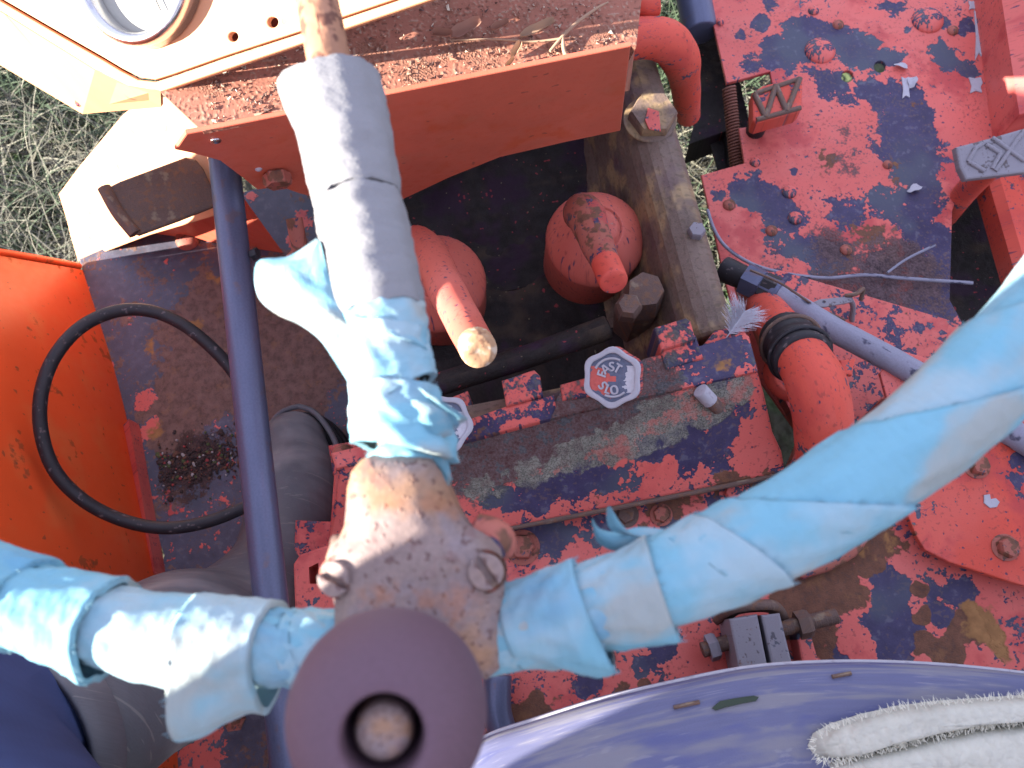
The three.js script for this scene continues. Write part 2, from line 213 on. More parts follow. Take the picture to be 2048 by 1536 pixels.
M.clampRust = gen(768, (u, v, o) => { // cast iron, grey and ochre rust film with pits
  const N = fbm(u * 34, v * 34, 5), K = fbm(u * 120, v * 120, 4), G = n2(u * 800, v * 800); setRGB(o, [0.225, 0.165, 0.15], 1 + 0.14 * N + 0.06 * G); mixRGB(o, [0.30, 0.165, 0.09], 0.8 * sm(-0.1, 0.5, fbm(u * 24 + 5, v * 24, 4))); mixRGB(o, [0.21, 0.17, 0.18], 0.7 * sm(0.1, 0.5, fbm(u * 20 + 50, v * 20, 4)));
  const pit = sm(0.42, 0.60, n2(u * 230, v * 230) + 0.5 * n2(u * 520, v * 520) + 0.25 * N - 0.06); mixRGB(o, [0.095, 0.042, 0.04], 0.65 * pit); const pt = sm(0.30, 0.55, fbm(u * 55 + 3, v * 55, 4)); mixRGB(o, [0.18, 0.09, 0.085], 0.4 * pt); mixRGB(o, [0.33, 0.13, 0.06], 0.5 * sm(0.2, 0.75, fbm(u * 42 + 77, v * 42, 4)));
  { const gr = 1 + 0.16 * fbm(u * 330 + 7, v * 330, 3); o.r *= gr; o.g *= gr; o.b *= gr; } o.h = 0.7 - 0.35 * pit - 0.15 * pt + 0.2 * K; o.ro = 0.58 + 0.2 * K;
}, 0.0006, { roughness: 0.58 }, false);
M.rodRust = gen(384, (u, v, o) => { const N = fbm(u * 50, v * 50, 5), K = fbm(u * 160, v * 160, 3); setRGB(o, [0.34, 0.17, 0.10], 1 + 0.25 * N); mixRGB(o, [0.14, 0.06, 0.04], sm(0.05, 0.4, K + 0.3 * N)); o.h = 0.5 + 0.4 * K; o.ro = 0.8; }, 0.0008, { roughness: 0.8 }, false);
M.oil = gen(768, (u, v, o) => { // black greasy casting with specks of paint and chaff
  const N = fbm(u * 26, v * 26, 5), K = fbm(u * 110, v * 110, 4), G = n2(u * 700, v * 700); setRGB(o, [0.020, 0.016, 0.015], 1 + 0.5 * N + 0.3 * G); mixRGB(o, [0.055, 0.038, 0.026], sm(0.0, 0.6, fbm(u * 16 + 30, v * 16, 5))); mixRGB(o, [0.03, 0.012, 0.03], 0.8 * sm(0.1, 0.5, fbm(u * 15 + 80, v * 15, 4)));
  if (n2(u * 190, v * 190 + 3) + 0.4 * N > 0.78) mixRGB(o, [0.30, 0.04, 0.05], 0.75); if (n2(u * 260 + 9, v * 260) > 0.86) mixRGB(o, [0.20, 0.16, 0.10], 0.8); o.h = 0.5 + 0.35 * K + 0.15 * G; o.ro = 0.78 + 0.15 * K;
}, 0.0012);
M.casting = gen(768, (u, v, o) => { // brown bare casting, oil-stained, ochre lichen bits
  const N = fbm(u * 22, v * 22, 5), K = fbm(u * 120, v * 120, 4), G = n2(u * 800, v * 800); setRGB(o, [0.155, 0.108, 0.085], 1 + 0.3 * N + 0.15 * G); mixRGB(o, [0.095, 0.055, 0.07], 0.7 * sm(0, 0.6, fbm(u * 14 + 9, v * 14, 4))); mixRGB(o, [0.30, 0.205, 0.11], sm(-0.1, 0.4, fbm(u * 20 + 60, v * 20 + 3, 5))); const d = sm(0.25, 0.5, n2(u * 260, v * 260) + 0.3 * K); mixRGB(o, [0.07, 0.055, 0.03], 0.35 * d); o.h = 0.5 + 0.3 * K - 0.08 * d; o.ro = 0.62 + 0.25 * K;
}, 0.0009);
M.steelBlue = gen(384, (u, v, o) => { const N = fbm(u * 14, v * 90, 4), G = n2(u * 600, v * 600); setRGB(o, [0.10, 0.11, 0.175], 1 + 0.15 * N + 0.1 * G); mixRGB(o, [0.16, 0.09, 0.07], 0.4 * sm(0.35, 0.6, fbm(u * 40, v * 40, 4))); o.h = 0.5 + 0.1 * G + 0.1 * N; o.ro = 0.36 + 0.1 * N; }, 0.0003, { metalness: 0.35, roughness: 0.38 }, false);
M.greySteel = gen(384, paintFn({ red: [0.23, 0.215, 0.24], prim: [0.10, 0.085, 0.09], p0: -0.3, r0: -0.35, f: 46, ox: 15, plain: true }), 0.0007, { roughness: 0.6 }, false);
M.hose = gen(384, (u, v, o) => { const N = fbm(u * 30, v * 30, 4), G = n2(u * 900, v * 500); setRGB(o, [0.24, 0.24, 0.30], 1 + 0.14 * N + 0.1 * G); mixRGB(o, [0.035, 0.035, 0.07], 0.85 * sm(0.22, 0.42, fbm(u * 36 + 5, v * 50, 5))); o.h = 0.5 + 0.25 * N + 0.2 * G; o.ro = 0.68; }, 0.0005, { roughness: 0.66 }, false);
M.black = gen(256, (u, v, o) => { const N = fbm(u * 60, v * 60, 4), G = n2(u * 900, v * 900); setRGB(o, [0.022, 0.020, 0.024], 1 + 0.3 * N); const s = sm(0.45, 0.6, fbm(u * 140, v * 140, 3)); mixRGB(o, [0.22, 0.17, 0.17], 0.5 * s); o.h = 0.5 + 0.2 * G; o.ro = 0.5 + 0.3 * s; }, 0.0003);
M.boot = gen(512, (u, v, o) => { const N = fbm(u * 14, v * 14, 5), G = n2(u * 900, v * 900), K = fbm(u * 120, v * 60, 4); setRGB(o, [0.10, 0.10, 0.112], 1 + 0.15 * N + 0.1 * G); mixRGB(o, [0.25, 0.24, 0.245], 0.7 * sm(-0.1, 0.6, fbm(u * 9 + 8, v * 9, 5))); mixRGB(o, [0.2, 0.19, 0.18], 0.6 * sm(0.5, 0.58, fbm(u * 40, v * 240, 3))); o.h = 0.5 + 0.12 * K + 0.1 * G; o.ro = 0.46 + 0.25 * sm(-0.2, 0.5, N); }, 0.0003);
M.sole = gen(256, (u, v, o) => { const G = n2(u * 700, v * 700); setRGB(o, [0.014, 0.014, 0.016], 1 + 0.3 * G); o.h = 0.5 + 0.2 * G; o.ro = 0.6; }, 0.0004, {}, false);
M.knob = gen(384, (u, v, o) => { const N = fbm(u * 20, v * 20, 4), G = n2(u * 1400, v * 1400), G2 = n2(u * 700, v * 700); setRGB(o, [0.118, 0.070, 0.092], 1 + 0.07 * N + 0.10 * G + 0.06 * G2); o.h = 0.5 + 0.3 * G; o.ro = 0.72; }, 0.00015, { sheen: 0.3, sheenRoughness: 0.6, roughness: 0.72 }, false);
M.foam = gen(512, (u, v, o) => { const N = fbm(u * 26, v * 26, 5), K = fbm(u * 130, v * 130, 4), G = n2(u * 900, v * 900); setRGB(o, [0.225, 0.222, 0.23], 1 + 0.07 * N + 0.05 * G); mixRGB(o, [0.19, 0.18, 0.175], 0.5 * sm(0.2, 0.7, fbm(u * 34, v * 34 + 8, 4))); o.h = 0.5 + 0.30 * K + 0.15 * G + 0.2 * N; o.ro = 0.95; }, 0.0005, { roughness: 0.95 }, false);
M.cloth = gen(768, (u, v, o) => { // pale turquoise woven strip, soiled in places
  const N = fbm(u * 16, v * 16, 5), K = fbm(u * 70, v * 70, 4), w = Math.sin(u * 5200) * Math.sin(v * 5200); setRGB(o, [0.175, 0.385, 0.475], 1 + 0.05 * w + 0.05 * K); mixRGB(o, [0.34, 0.43, 0.46], 0.75 * sm(-0.1, 0.5, N)); mixRGB(o, [0.34, 0.33, 0.29], 0.75 * sm(0.1, 0.55, fbm(u * 12 + 40, v * 20, 5))); mixRGB(o, [0.10, 0.27, 0.42], 0.5 * sm(0.15, 0.5, fbm(u * 11 + 70, v * 15, 4))); o.h = 0.5 + 0.12 * w + 0.3 * K + 0.25 * N + 0.12 * n2(u * 420, v * 160); o.ro = 0.92;
}, 0.0012, { side: THREE.DoubleSide, sheen: 0.25, sheenRoughness: 0.8, roughness: 0.92 }, false);
M.jeans = gen(384, (u, v, o) => { const w = Math.sin((u + v) * 4300), N = fbm(u * 20, v * 20, 4); setRGB(o, [0.035, 0.052, 0.13], 1 + 0.10 * w + 0.25 * N); o.h = 0.5 + 0.1 * w; o.ro = 0.9; }, 0.0004, { roughness: 0.9 }, false);
M.jacket = gen(256, (u, v, o) => { const N = fbm(u * 30, v * 30, 4); setRGB(o, [0.46, 0.43, 0.38], 1 + 0.1 * N); o.h = 0.5 + 0.3 * N; o.ro = 0.9; }, 0.0008, {}, false);
M.skin = new THREE.MeshStandardMaterial({ color: new THREE.Color(0.45, 0.27, 0.19), roughness: 0.6 });
M.hair = new THREE.MeshStandardMaterial({ color: new THREE.Color(0.05, 0.035, 0.025), roughness: 0.8 });
M.seat = gen(768, (u, v, o) => { // blue-violet vinyl, scuffed to grey along the length
  const N = fbm(u * 8, v * 30, 5), K = fbm(u * 26, v * 130, 4), G = n2(u * 900, v * 900); setRGB(o, [0.12, 0.125, 0.215], 1 + 0.08 * K + 0.05 * G); mixRGB(o, [0.20, 0.195, 0.225], 0.9 * sm(-0.2, 0.3, N)); mixRGB(o, [0.085, 0.095, 0.22], 0.7 * sm(0.2, 0.6, fbm(u * 9 + 30, v * 26, 4))); mixRGB(o, [0.27, 0.265, 0.285], 0.4 * sm(0.38, 0.6, K)); o.h = 0.5 + 0.15 * K + 0.1 * G; o.ro = 0.68 + 0.2 * sm(-0.2, 0.4, N);
}, 0.0004);
M.fleece = gen(384, (u, v, o) => { const K = fbm(u * 150, v * 150, 4), N = fbm(u * 20, v * 20, 4); setRGB(o, [0.50, 0.49, 0.41], 1 + 0.12 * K + 0.06 * N); o.h = 0.5 + 0.5 * K; o.ro = 0.97; }, 0.0022, { roughness: 0.97 }, false);
M.fibre = new THREE.MeshStandardMaterial({ color: new THREE.Color(0.62, 0.60, 0.49), roughness: 0.95, side: THREE.DoubleSide });
M.white = gen(256, (u, v, o) => { const K = fbm(u * 120, v * 120, 4); setRGB(o, [0.40, 0.39, 0.43], 1 + 0.08 * K); mixRGB(o, [0.25, 0.22, 0.25], 0.6 * sm(0.35, 0.6, K)); o.h = 0.5 + 0.3 * K; o.ro = 0.6; }, 0.0005, { roughness: 0.6 }, false);
M.chrome = new THREE.MeshStandardMaterial({ color: new THREE.Color(0.6, 0.6, 0.62), metalness: 1, roughness: 0.25 });
M.glass = new THREE.MeshPhysicalMaterial({ color: 0xffffff, transmission: 1, thickness: 0, roughness: 0.05 });
M.gaugeFace = new THREE.MeshStandardMaterial({ color: new THREE.Color(0.30, 0.30, 0.27), roughness: 0.7 });
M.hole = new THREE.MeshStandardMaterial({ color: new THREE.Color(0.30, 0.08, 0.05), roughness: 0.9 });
M.spring = new THREE.MeshStandardMaterial({ color: new THREE.Color(0.19, 0.07, 0.045), roughness: 0.7 });
M.wood = gen(256, (u, v, o) => { const K = fbm(u * 160, v * 160, 4), N = fbm(u * 40, v * 40, 4); setRGB(o, [0.42, 0.25, 0.14], 1 + 0.2 * N); mixRGB(o, [0.60, 0.50, 0.38], 0.8 * sm(0.1, 0.5, K)); mixRGB(o, [0.18, 0.08, 0.05], 0.7 * sm(0.35, 0.6, -K)); o.h = 0.5 + 0.4 * K; o.ro = 0.8; }, 0.0008, { roughness: 0.8 }, false);
M.twig = new THREE.MeshStandardMaterial({ color: new THREE.Color(0.36, 0.23, 0.15), roughness: 0.9 });
M.leaf = new THREE.MeshStandardMaterial({ color: new THREE.Color(0.33, 0.17, 0.12), roughness: 0.8, side: THREE.DoubleSide });
M.chaff = new THREE.MeshStandardMaterial({ color: 0xffffff, roughness: 0.85, side: THREE.DoubleSide, vertexColors: true });
M.feather = new THREE.MeshStandardMaterial({ color: new THREE.Color(0.55, 0.55, 0.62), roughness: 0.9, side: THREE.DoubleSide });
// ------------------------------------------------------------------ the setting: ground and dry grass
const GRND = -0.5;
{
  const g = new THREE.PlaneGeometry(400, 400); g.rotateX(-Math.PI / 2); g.translate(0, GRND, 0);
  const uv = g.attributes.uv, p = g.attributes.position; for (let i = 0; i < uv.count; i++) uv.setXY(i, p.getX(i) / 1.2, p.getZ(i) / 1.2);
  const m = matOf(maps(512, 512, [0, 0, 1.2, 1.2], (u, v, o) => { const N = fbm(u * 6, v * 6, 5), K = fbm(u * 40, v * 40, 4); setRGB(o, [0.055, 0.05, 0.033], 1 + 0.4 * K); mixRGB(o, [0.05, 0.085, 0.03], sm(-0.1, 0.5, N)); o.h = 0.5 + 0.5 * K; o.ro = 0.95; }, THREE.MirroredRepeatWrapping, false), 0.02, { roughness: 0.95 });
  struct('ground', g, m);
  // bent blades, green and straw-coloured, one instanced mass
  const bl = gridGeo(1, 4, (i, j) => ({ p: V((i - 0.5) * 0.005 * (1 - 0.8 * j), 0.09 * j * (1 - 0.35 * j), 0.075 * j * j), u: i, v: j }));
  const gm = new THREE.MeshStandardMaterial({ color: 0xffffff, roughness: 0.85, side: THREE.DoubleSide });
  const zones = [[-1.7, -0.55, -1.7, -0.45, 15000], [0.1, 0.6, -1.6, -0.55, 4200], [0.6, 1.1, -0.9, 0.0, 900]], tot = zones.reduce((a, z) => a + z[4], 0);
  const im = new THREE.InstancedMesh(bl, gm, tot), q = new THREE.Object3D(), c = new THREE.Color(); let k = 0;
  for (const [x0, x1, z0, z1, n] of zones) for (let i = 0; i < n; i++) {
    const x = rr(x0, x1), z = rr(z0, z1), dry = n2(x * 5, z * 5) + 0.7 * rnd() > 0.28; q.position.set(x, GRND - 0.004, z); q.rotation.set(rr(-0.5, 0.9), rr(0, 6.28), rr(-0.7, 0.7)); const s = rr(0.5, 1.25); q.scale.set(s * rr(0.5, 1), s, s * rr(0.8, 1.9)); q.updateMatrix(); im.setMatrixAt(k, q.matrix);
    const b = rr(0.65, 1.25); if (dry) c.setRGB(0.155 * b, 0.148 * b, 0.112 * b); else c.setRGB(0.045 * b, 0.072 * b, 0.036 * b); im.setColorAt(k++, c);
  }
  im.name = 'grass'; im.userData = { kind: 'stuff', label: 'dry and green grass around the tractor', category: 'grass' }; im.castShadow = im.receiveShadow = true; scene.add(im);
}
// ------------------------------------------------------------------ the tractor: everything that is bolted together
const tractor = thing('tractor', 'old red tractor with flaking paint seen from its driving seat', 'tractor');
const surfMat = (s, poly, w, h, o, bump = 0.0009, extra = {}) => { const rect = rectOf(s, poly); return [matOf(maps(w, h, rect, paintFn({ ...o, blobs: blobsOf(s, o.px || []) }), THREE.ClampToEdgeWrapping), bump, extra), rect]; };
const dome = (r, h) => [[0, h], [r * 0.45, h * 0.93], [r * 0.75, h * 0.7], [r * 0.93, h * 0.38], [r, h * 0.1], [r, -0.002], [0, -0.002]];
// --- right-hand footboard
const SR = Surf.y(0);
{
  const poly = [[1380, -160], [1416, 0], [1453, 166], [1540, 143], [1560, 245], [1478, 256], [1489, 326], [1402, 350], [1450, 560], [1490, 720], [1620, 900], [1990, 760], [1900, 600], [1905, 420], [1925, 370], [2048, 330], [2040, 200], [1985, -160]];
  const holes = [[1695, 152, 12], [1760, 133, 12]].map(([x, y, r]) => Array.from({ length: 12 }, (_, i) => [x + r * Math.cos(i / 12 * 6.283), y + r * Math.sin(i / 12 * 6.283)]));
  const px = [[1605, 70, 55, 'p', 0.8], [1590, 110, 60, 'p', 0.8], [1540, 10, 20, 'p'], [1525, 45, 22, 'p'], [1480, 70, 13, 'p'], [1537, 85, 20, 'p'], [1548, 120, 30, 'p'], [1500, 130, 30, 'p', 0.6], [1700, 90, 55, 'p', 0.8], [1640, 70, 40, 'p'], [1660, 165, 40, 'p', 0.7], [1735, 110, 50, 'p', 0.8], [1790, 110, 30, 'p', 0.7], [1800, 200, 60, 'p', 0.8], [1745, 180, 35, 'p', 0.7], [1700, 195, 30, 'p', 0.5], [1815, 250, 70, 'p', 0.9], [1830, 310, 75, 'p', 0.9], [1775, 290, 45, 'p', 0.6], [1880, 105, 30, 'p'], [1900, 130, 24, 'p'], [1880, 45, 22, 'p'], [1935, 55, 22, 'p'], [1935, 140, 22, 'p'], [1885, 82, 14, 'p'], [1820, 60, 16, 'p'], [1790, 20, 25, 'p', 0.6],
    [1500, 385, 52, 'p'], [1545, 410, 50, 'p'], [1580, 430, 40, 'p', 0.8], [1585, 345, 16, 'p'], [1560, 478, 45, 'p', 0.7], [1435, 390, 18, 'p'], [1845, 380, 55, 'p'], [1820, 430, 60, 'p', 0.7], [1690, 425, 45, 'p', 0.8], [1760, 400, 45, 'p', 0.5], [1650, 510, 60, 'p', 0.8], [1600, 500, 30, 'p', 0.5], [1760, 545, 90, 'p', 0.6], [1880, 500, 80, 'p', 0.8], [1900, 590, 80, 'p', 0.9], [1760, 640, 60, 'p', 0.8], [1850, 620, 60, 'p', 0.7],
    [1690, 290, 60, 'r', 0.55], [1650, 330, 40, 'r', 0.45], [1740, 470, 80, 'r', 0.6], [1690, 540, 60, 'r', 0.5], [1820, 540, 70, 'r', 0.5], [1840, 205, 26, 'r', 0.6], [1790, 345, 50, 'r', 0.4], [1730, 540, 120, 'd', 0.75], [1840, 560, 130, 'd', 0.85], [1650, 600, 80, 'd', 0.7], [1690, 310, 80, 'd', 0.5], [1560, 520, 70, 'd', 0.5], [1640, 480, 60, 'd', 0.5], [1700, 250, 40, 'd', 0.4],
    [1900, 250, 40, 'c', 0.5], [1560, 300, 80, 'c', 0.25], [1440, 60, 60, 'c', 0.35], [1790, 60, 60, 'c', 0.3], [1460, 480, 60, 'c', 0.4], [1870, 300, 25, 'c', 0.4], [1800, 690, 90, 'c', 0.6]];
  const [m, rect] = surfMat(SR, poly, 1280, 1280, { px, p0: -0.36, r0: -0.70, d0: -0.72, f: 30, dirt: [0.095, 0.062, 0.062] }, 0.0011);
  const fb = part('footboard', plate(SR, poly, 0.006, { holes, rect }), m, tractor);
  fb.userData.label = 'right footboard of flaking red paint over blue-black primer';
  for (const [x, y, r, mm] of [[1640, 102, 29, M.redWorn], [1855, 41, 30, M.redWorn]]) part('dome_bolt', lathe(dome(r * 0.00069, 0.009), SR.at(x, y), SR.n), mm, fb);
  for (const [x, y, r] of [[1627, 22, 12], [1676, 50, 12], [1905, 62, 12], [1578, 384, 15], [1458, 410, 13], [1590, 436, 15], [1543, 462, 12], [1510, 325, 11], [1440, 45, 9], [1775, 330, 10], [1692, 500, 12]]) part('bolt', lathe(dome(r * 0.00062, 0.0055), SR.at(x, y, 0), V(rr(-.2, .2), 1, rr(-.2, .2)), 14), rnd() > 0.45 ? M.redWorn : M.rustBolt, fb);
  for (const [x, y, a] of [[1822, 168, 0.4], [1826, 380, 1.2], [1800, 135, 2]]) { // curled-up paint flakes, pale underneath
    const c = SR.at(x, y); part('paint_flake', gridGeo(4, 4, (i, j) => { const du = (i - 0.5) * 0.012 * (0.7 + 0.3 * Math.sin(j * 5)), dv = (j - 0.5) * 0.017; return { p: V(c.x + du * Math.cos(a) - dv * Math.sin(a), 0.0015 + 0.004 * i * i + 0.002 * Math.sin(j * 3), c.z + du * Math.sin(a) + dv * Math.cos(a)), u: i * 0.1, v: j * 0.1 }; }), M.white, fb); }
  for (const [x, y, w, h] of [[1958, 70, 9, 50], [1952, 170, 14, 16], [1945, 10, 8, 9], [1812, 175, 9, 22]]) { // bare white scrapes standing as thin filler
    const q = [[-1, -1], [-0.2, -0.85], [0.7, -1], [1, -0.3], [0.7, 0.2], [0.9, 0.9], [0, 0.7], [-0.8, 1], [-0.6, 0.1]].map(([a, b]) => [x + a * w, y + b * h]); part('filler_scrape', plate(Surf.y(0.0016), q, 0.0018, { bevel: 0.0004 }), M.white, fb); }
}
// --- raised red side channel at the far right, and the post behind the pedal
{
  const a = atY(1968, -40, 0.03), b = atY(2012, 258, 0.03);
  const ch = part('side_channel', beam([a, b], [[0, -0.05], [0, 0.03], [-0.03, 0.05], [-0.055, 0.055], [-0.2, 0.05], [-0.2, -0.05]].reverse()), M.red, tractor); ch.userData.label = 'raised red side channel along the right footboard';
  const c0 = atY(1990, 350, -0.02), c1 = atY(2075, 640, -0.02);
  part('side_rail', beam([c0, c1], [[-0.018, -0.02], [0.018, -0.02], [0.018, 0.012], [0.008, 0.02], [-0.018, 0.016]]), M.redPipe, tractor);
  part('side_rail', beam([atY(2040, 340, -0.02), atY(2130, 640, -0.02)], [[-0.018, -0.02], [0.018, -0.02], [0.018, 0.016], [-0.008, 0.02], [-0.018, 0.008]]), M.redPipe, tractor);
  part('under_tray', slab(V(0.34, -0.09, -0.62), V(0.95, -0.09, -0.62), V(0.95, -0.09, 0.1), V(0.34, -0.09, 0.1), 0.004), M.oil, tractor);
}
// --- left-hand footboard
const SL = Surf.y(0.001);
{
  const poly = [[158, 518], [440, 395], [700, 330], [760, 900], [720, 1700], [180, 1700], [328, 1110], [286, 1000], [231, 760]];
  const px = [[350, 470, 60, 'p'], [300, 520, 50, 'p', 0.7], [400, 490, 60, 'p', 0.8], [420, 540, 60, 'p', 0.8], [560, 440, 70, 'p', 0.9], [380, 590, 70, 'p', 0.7], [250, 560, 50, 'p', 0.6], [280, 690, 60, 'p', 0.7], [300, 740, 40, 'p', 0.7], [210, 600, 40, 'p', 0.6], [520, 500, 40, 'p', 0.6],
    [600, 440, 34, 'c', 1.2], [580, 480, 22, 'c', 1.0], [330, 520, 14, 'c'], [390, 525, 14, 'c'], [505, 395, 16, 'c'],
    [400, 650, 110, 'r', 0.7], [600, 650, 130, 'r', 0.9], [580, 760, 120, 'r', 0.9], [420, 760, 110, 'r', 0.85], [350, 820, 90, 'r', 0.7], [560, 560, 70, 'r', 0.7], [450, 600, 50, 'r', 0.6], [330, 880, 40, 'r', 0.5], [390, 650, 24, 'y', 0.7], [430, 560, 20, 'y', 0.6], [300, 690, 24, 'y', 0.7], [310, 860, 26, 'y', 0.7],
    [420, 900, 90, 'd', 0.9], [370, 940, 80, 'd', 0.9], [340, 1000, 80, 'd', 0.5], [300, 860, 25, 'c', 0.7], [290, 800, 25, 'c', 0.6], [500, 1460, 120, 'p', 0.3], [420, 1500, 80, 'c', 0.5]];
  const [m, rect] = surfMat(SL, poly, 1024, 1280, { px, p0: 0.30, r0: -0.20, d0: -0.9, f: 30, rust: [0.165, 0.098, 0.080], prim: [0.082, 0.080, 0.112], dirt: [0.06, 0.035, 0.03], ox: 40 }, 0.0011);
  const fb = part('footboard', plate(SL, poly, 0.006, { rect }), m, tractor); fb.userData.label = 'left footboard, rusty brown with scraps of blue and red paint';
  part('dome_bolt', lathe(dome(0.0172, 0.010), SL.at(377, 477), SL.n), M.rustBolt, fb);
  for (const [x, y, r] of [[510, 500, 8], [470, 1440, 20]]) part('bolt', prism(6, r * 0.0006, 0.008, SL.at(x, y, -0.001), SL.n, rnd()), M.rustBolt, fb);
  // scattered stone chips, rust scale and moss crumbs in the corner by the fender
  const geo = []; const im = [];
  for (let i = 0; i < 620; i++) { const t = rnd(), x = 285 + 190 * t + rr(-12, 12), y = 905 + rr(-1, 1) * (20 + 75 * rnd() * rnd()) + (1 - t) * 40; const p = SL.at(x, y); if (p.x < -0.425) continue; const g = new THREE.IcosahedronGeometry(rr(0.0006, 0.0024) * (rnd() > 0.95 ? 1.7 : 1), 0); g.scale(1, rr(0.4, 0.9), rr(0.6, 1.5)); g.rotateY(rr(0, 6)); g.translate(p.x, 0.0025, p.z); const c = rnd(), col = c < 0.62 ? [0.04, 0.022, 0.02] : c < 0.80 ? [0.12, 0.05, 0.03] : c < 0.85 ? [0.32, 0.29, 0.28] : c < 0.92 ? [0.28, 0.04, 0.04] : [0.07, 0.085, 0.03]; im.push(col, g.attributes.position.count); geo.push(g); }
  const all = []; for (let i = 0; i < geo.length; i++) { const n = geo[i].attributes.position.count, col = im[2 * i], a = new Float32Array(n * 3); for (let k = 0; k < n; k++) a.set(col, k * 3); geo[i].setAttribute('color', new THREE.BufferAttribute(a, 3)); all.push(geo[i]); }
  const gr = part('grit', mergeGeometries(all), M.chaff, scene); gr.userData = { kind: 'stuff', label: 'grit, rust scale and moss crumbs lying in the corner of the left footboard', category: 'grit' };
}
// --- orange fender: inner wall that curves over the tyre
{
  const bot = new THREE.CatmullRomCurve3([V(-0.513, 0.004, -0.558), V(-0.472, 0.004, -0.394), V(-0.444, 0.004, -0.239), V(-0.424, 0.004, -0.12), V(-0.42, 0.004, 0.1), V(-0.42, 0.004, 0.75)]);
  const Hi = (i) => 0.42 + 0.125 * sm(0.06, 0.2, i) + 0.055 * sm(0.2, 0.4, i), H = 0.42, sheet = (off) => gridGeo(40, 26, (i, j) => {
    const b = bot.getPoint(i).add(V(0, -0.014, 0)), w = Math.min(1, j / 0.7), y = Hi(i) * Math.sin(w * Math.PI / 2 * 0.93) / Math.sin(Math.PI / 2 * 0.93), over = j > 0.7 ? (j - 0.7) / 0.3 : 0;
    const lean = 0.37 * Math.min(y, 0.2) * Math.pow(1 - i, 5);
    return { p: V(b.x - 0.10 * w * w - 0.40 * over - off * 0.7, b.y + y - 0.03 * over * over + off * 0.4 + 0.004 * n2(i * 14, j * 7), b.z + lean), u: b.z * 4 + 2, v: (y + 0.4 * over) * 4 };
  });
  const g = join([sheet(0), sheet(0.004)]); const f = part('fender', g, M.orange, tractor); f.userData.label = 'orange left fender beside the footboard';
  const lipPts = []; for (let j = 0; j <= 14; j++) { const w = Math.min(1, j / 14 * 0.98), y = H * Math.sin(w * Math.PI / 2 * 0.93) / Math.sin(Math.PI / 2 * 0.93); lipPts.push(V(-0.513 - 0.10 * w * w - 0.003, 0.004 + y, -0.558 + 0.37 * Math.min(y, 0.2))); }
  part('fender_lip', sweep(lipPts, 0.0045, { seg: 10, sub: 3 }), M.orange, f);
  part('fender_flange', beam([V(-0.455, 0.006, -0.33), V(-0.432, 0.006, -0.15)], [[-0.008, -0.006], [0.014, -0.006], [0.014, 0.0], [0.0, 0.012], [-0.008, 0.02]]), M.red, f);
  // rear tyre under the fender, outside the picture: it and the fender keep the low sun off the footboards
  const ty = [[0.30, -0.14], [0.40, -0.15], [0.52, -0.16], [0.58, -0.14], [0.60, -0.08], [0.60, 0.08], [0.58, 0.14], [0.52, 0.16], [0.40, 0.15], [0.30, 0.14]];
  const wc = V(-0.80, -0.06, 0.35), wh = part('rear_wheel', lathe([[0, -0.03], [0.29, -0.08], [0.31, -0.13], [0.31, 0.13], [0.29, 0.08], [0, 0.03]], wc, V(1, 0, 0), 40), M.orange, tractor);
  wh.position.set(0, 0.10, 0); const lugs = [lathe([...ty, ty[0]], wc, V(1, 0, 0), 64)];
  for (let k = 0; k < 22; k++) for (const s of [-1, 1]) { const a = (k + (s > 0 ? 0.5 : 0)) / 22 * 6.283, g2 = new THREE.BoxGeometry(0.17, 0.05, 0.035); g2.rotateY(s * 0.6); g2.translate(s * 0.075, 0.605, 0); g2.rotateX(a); g2.translate(wc.x, wc.y, wc.z); lugs.push(g2); }
  part('tyre', join(lugs), M.sole, wh);
}
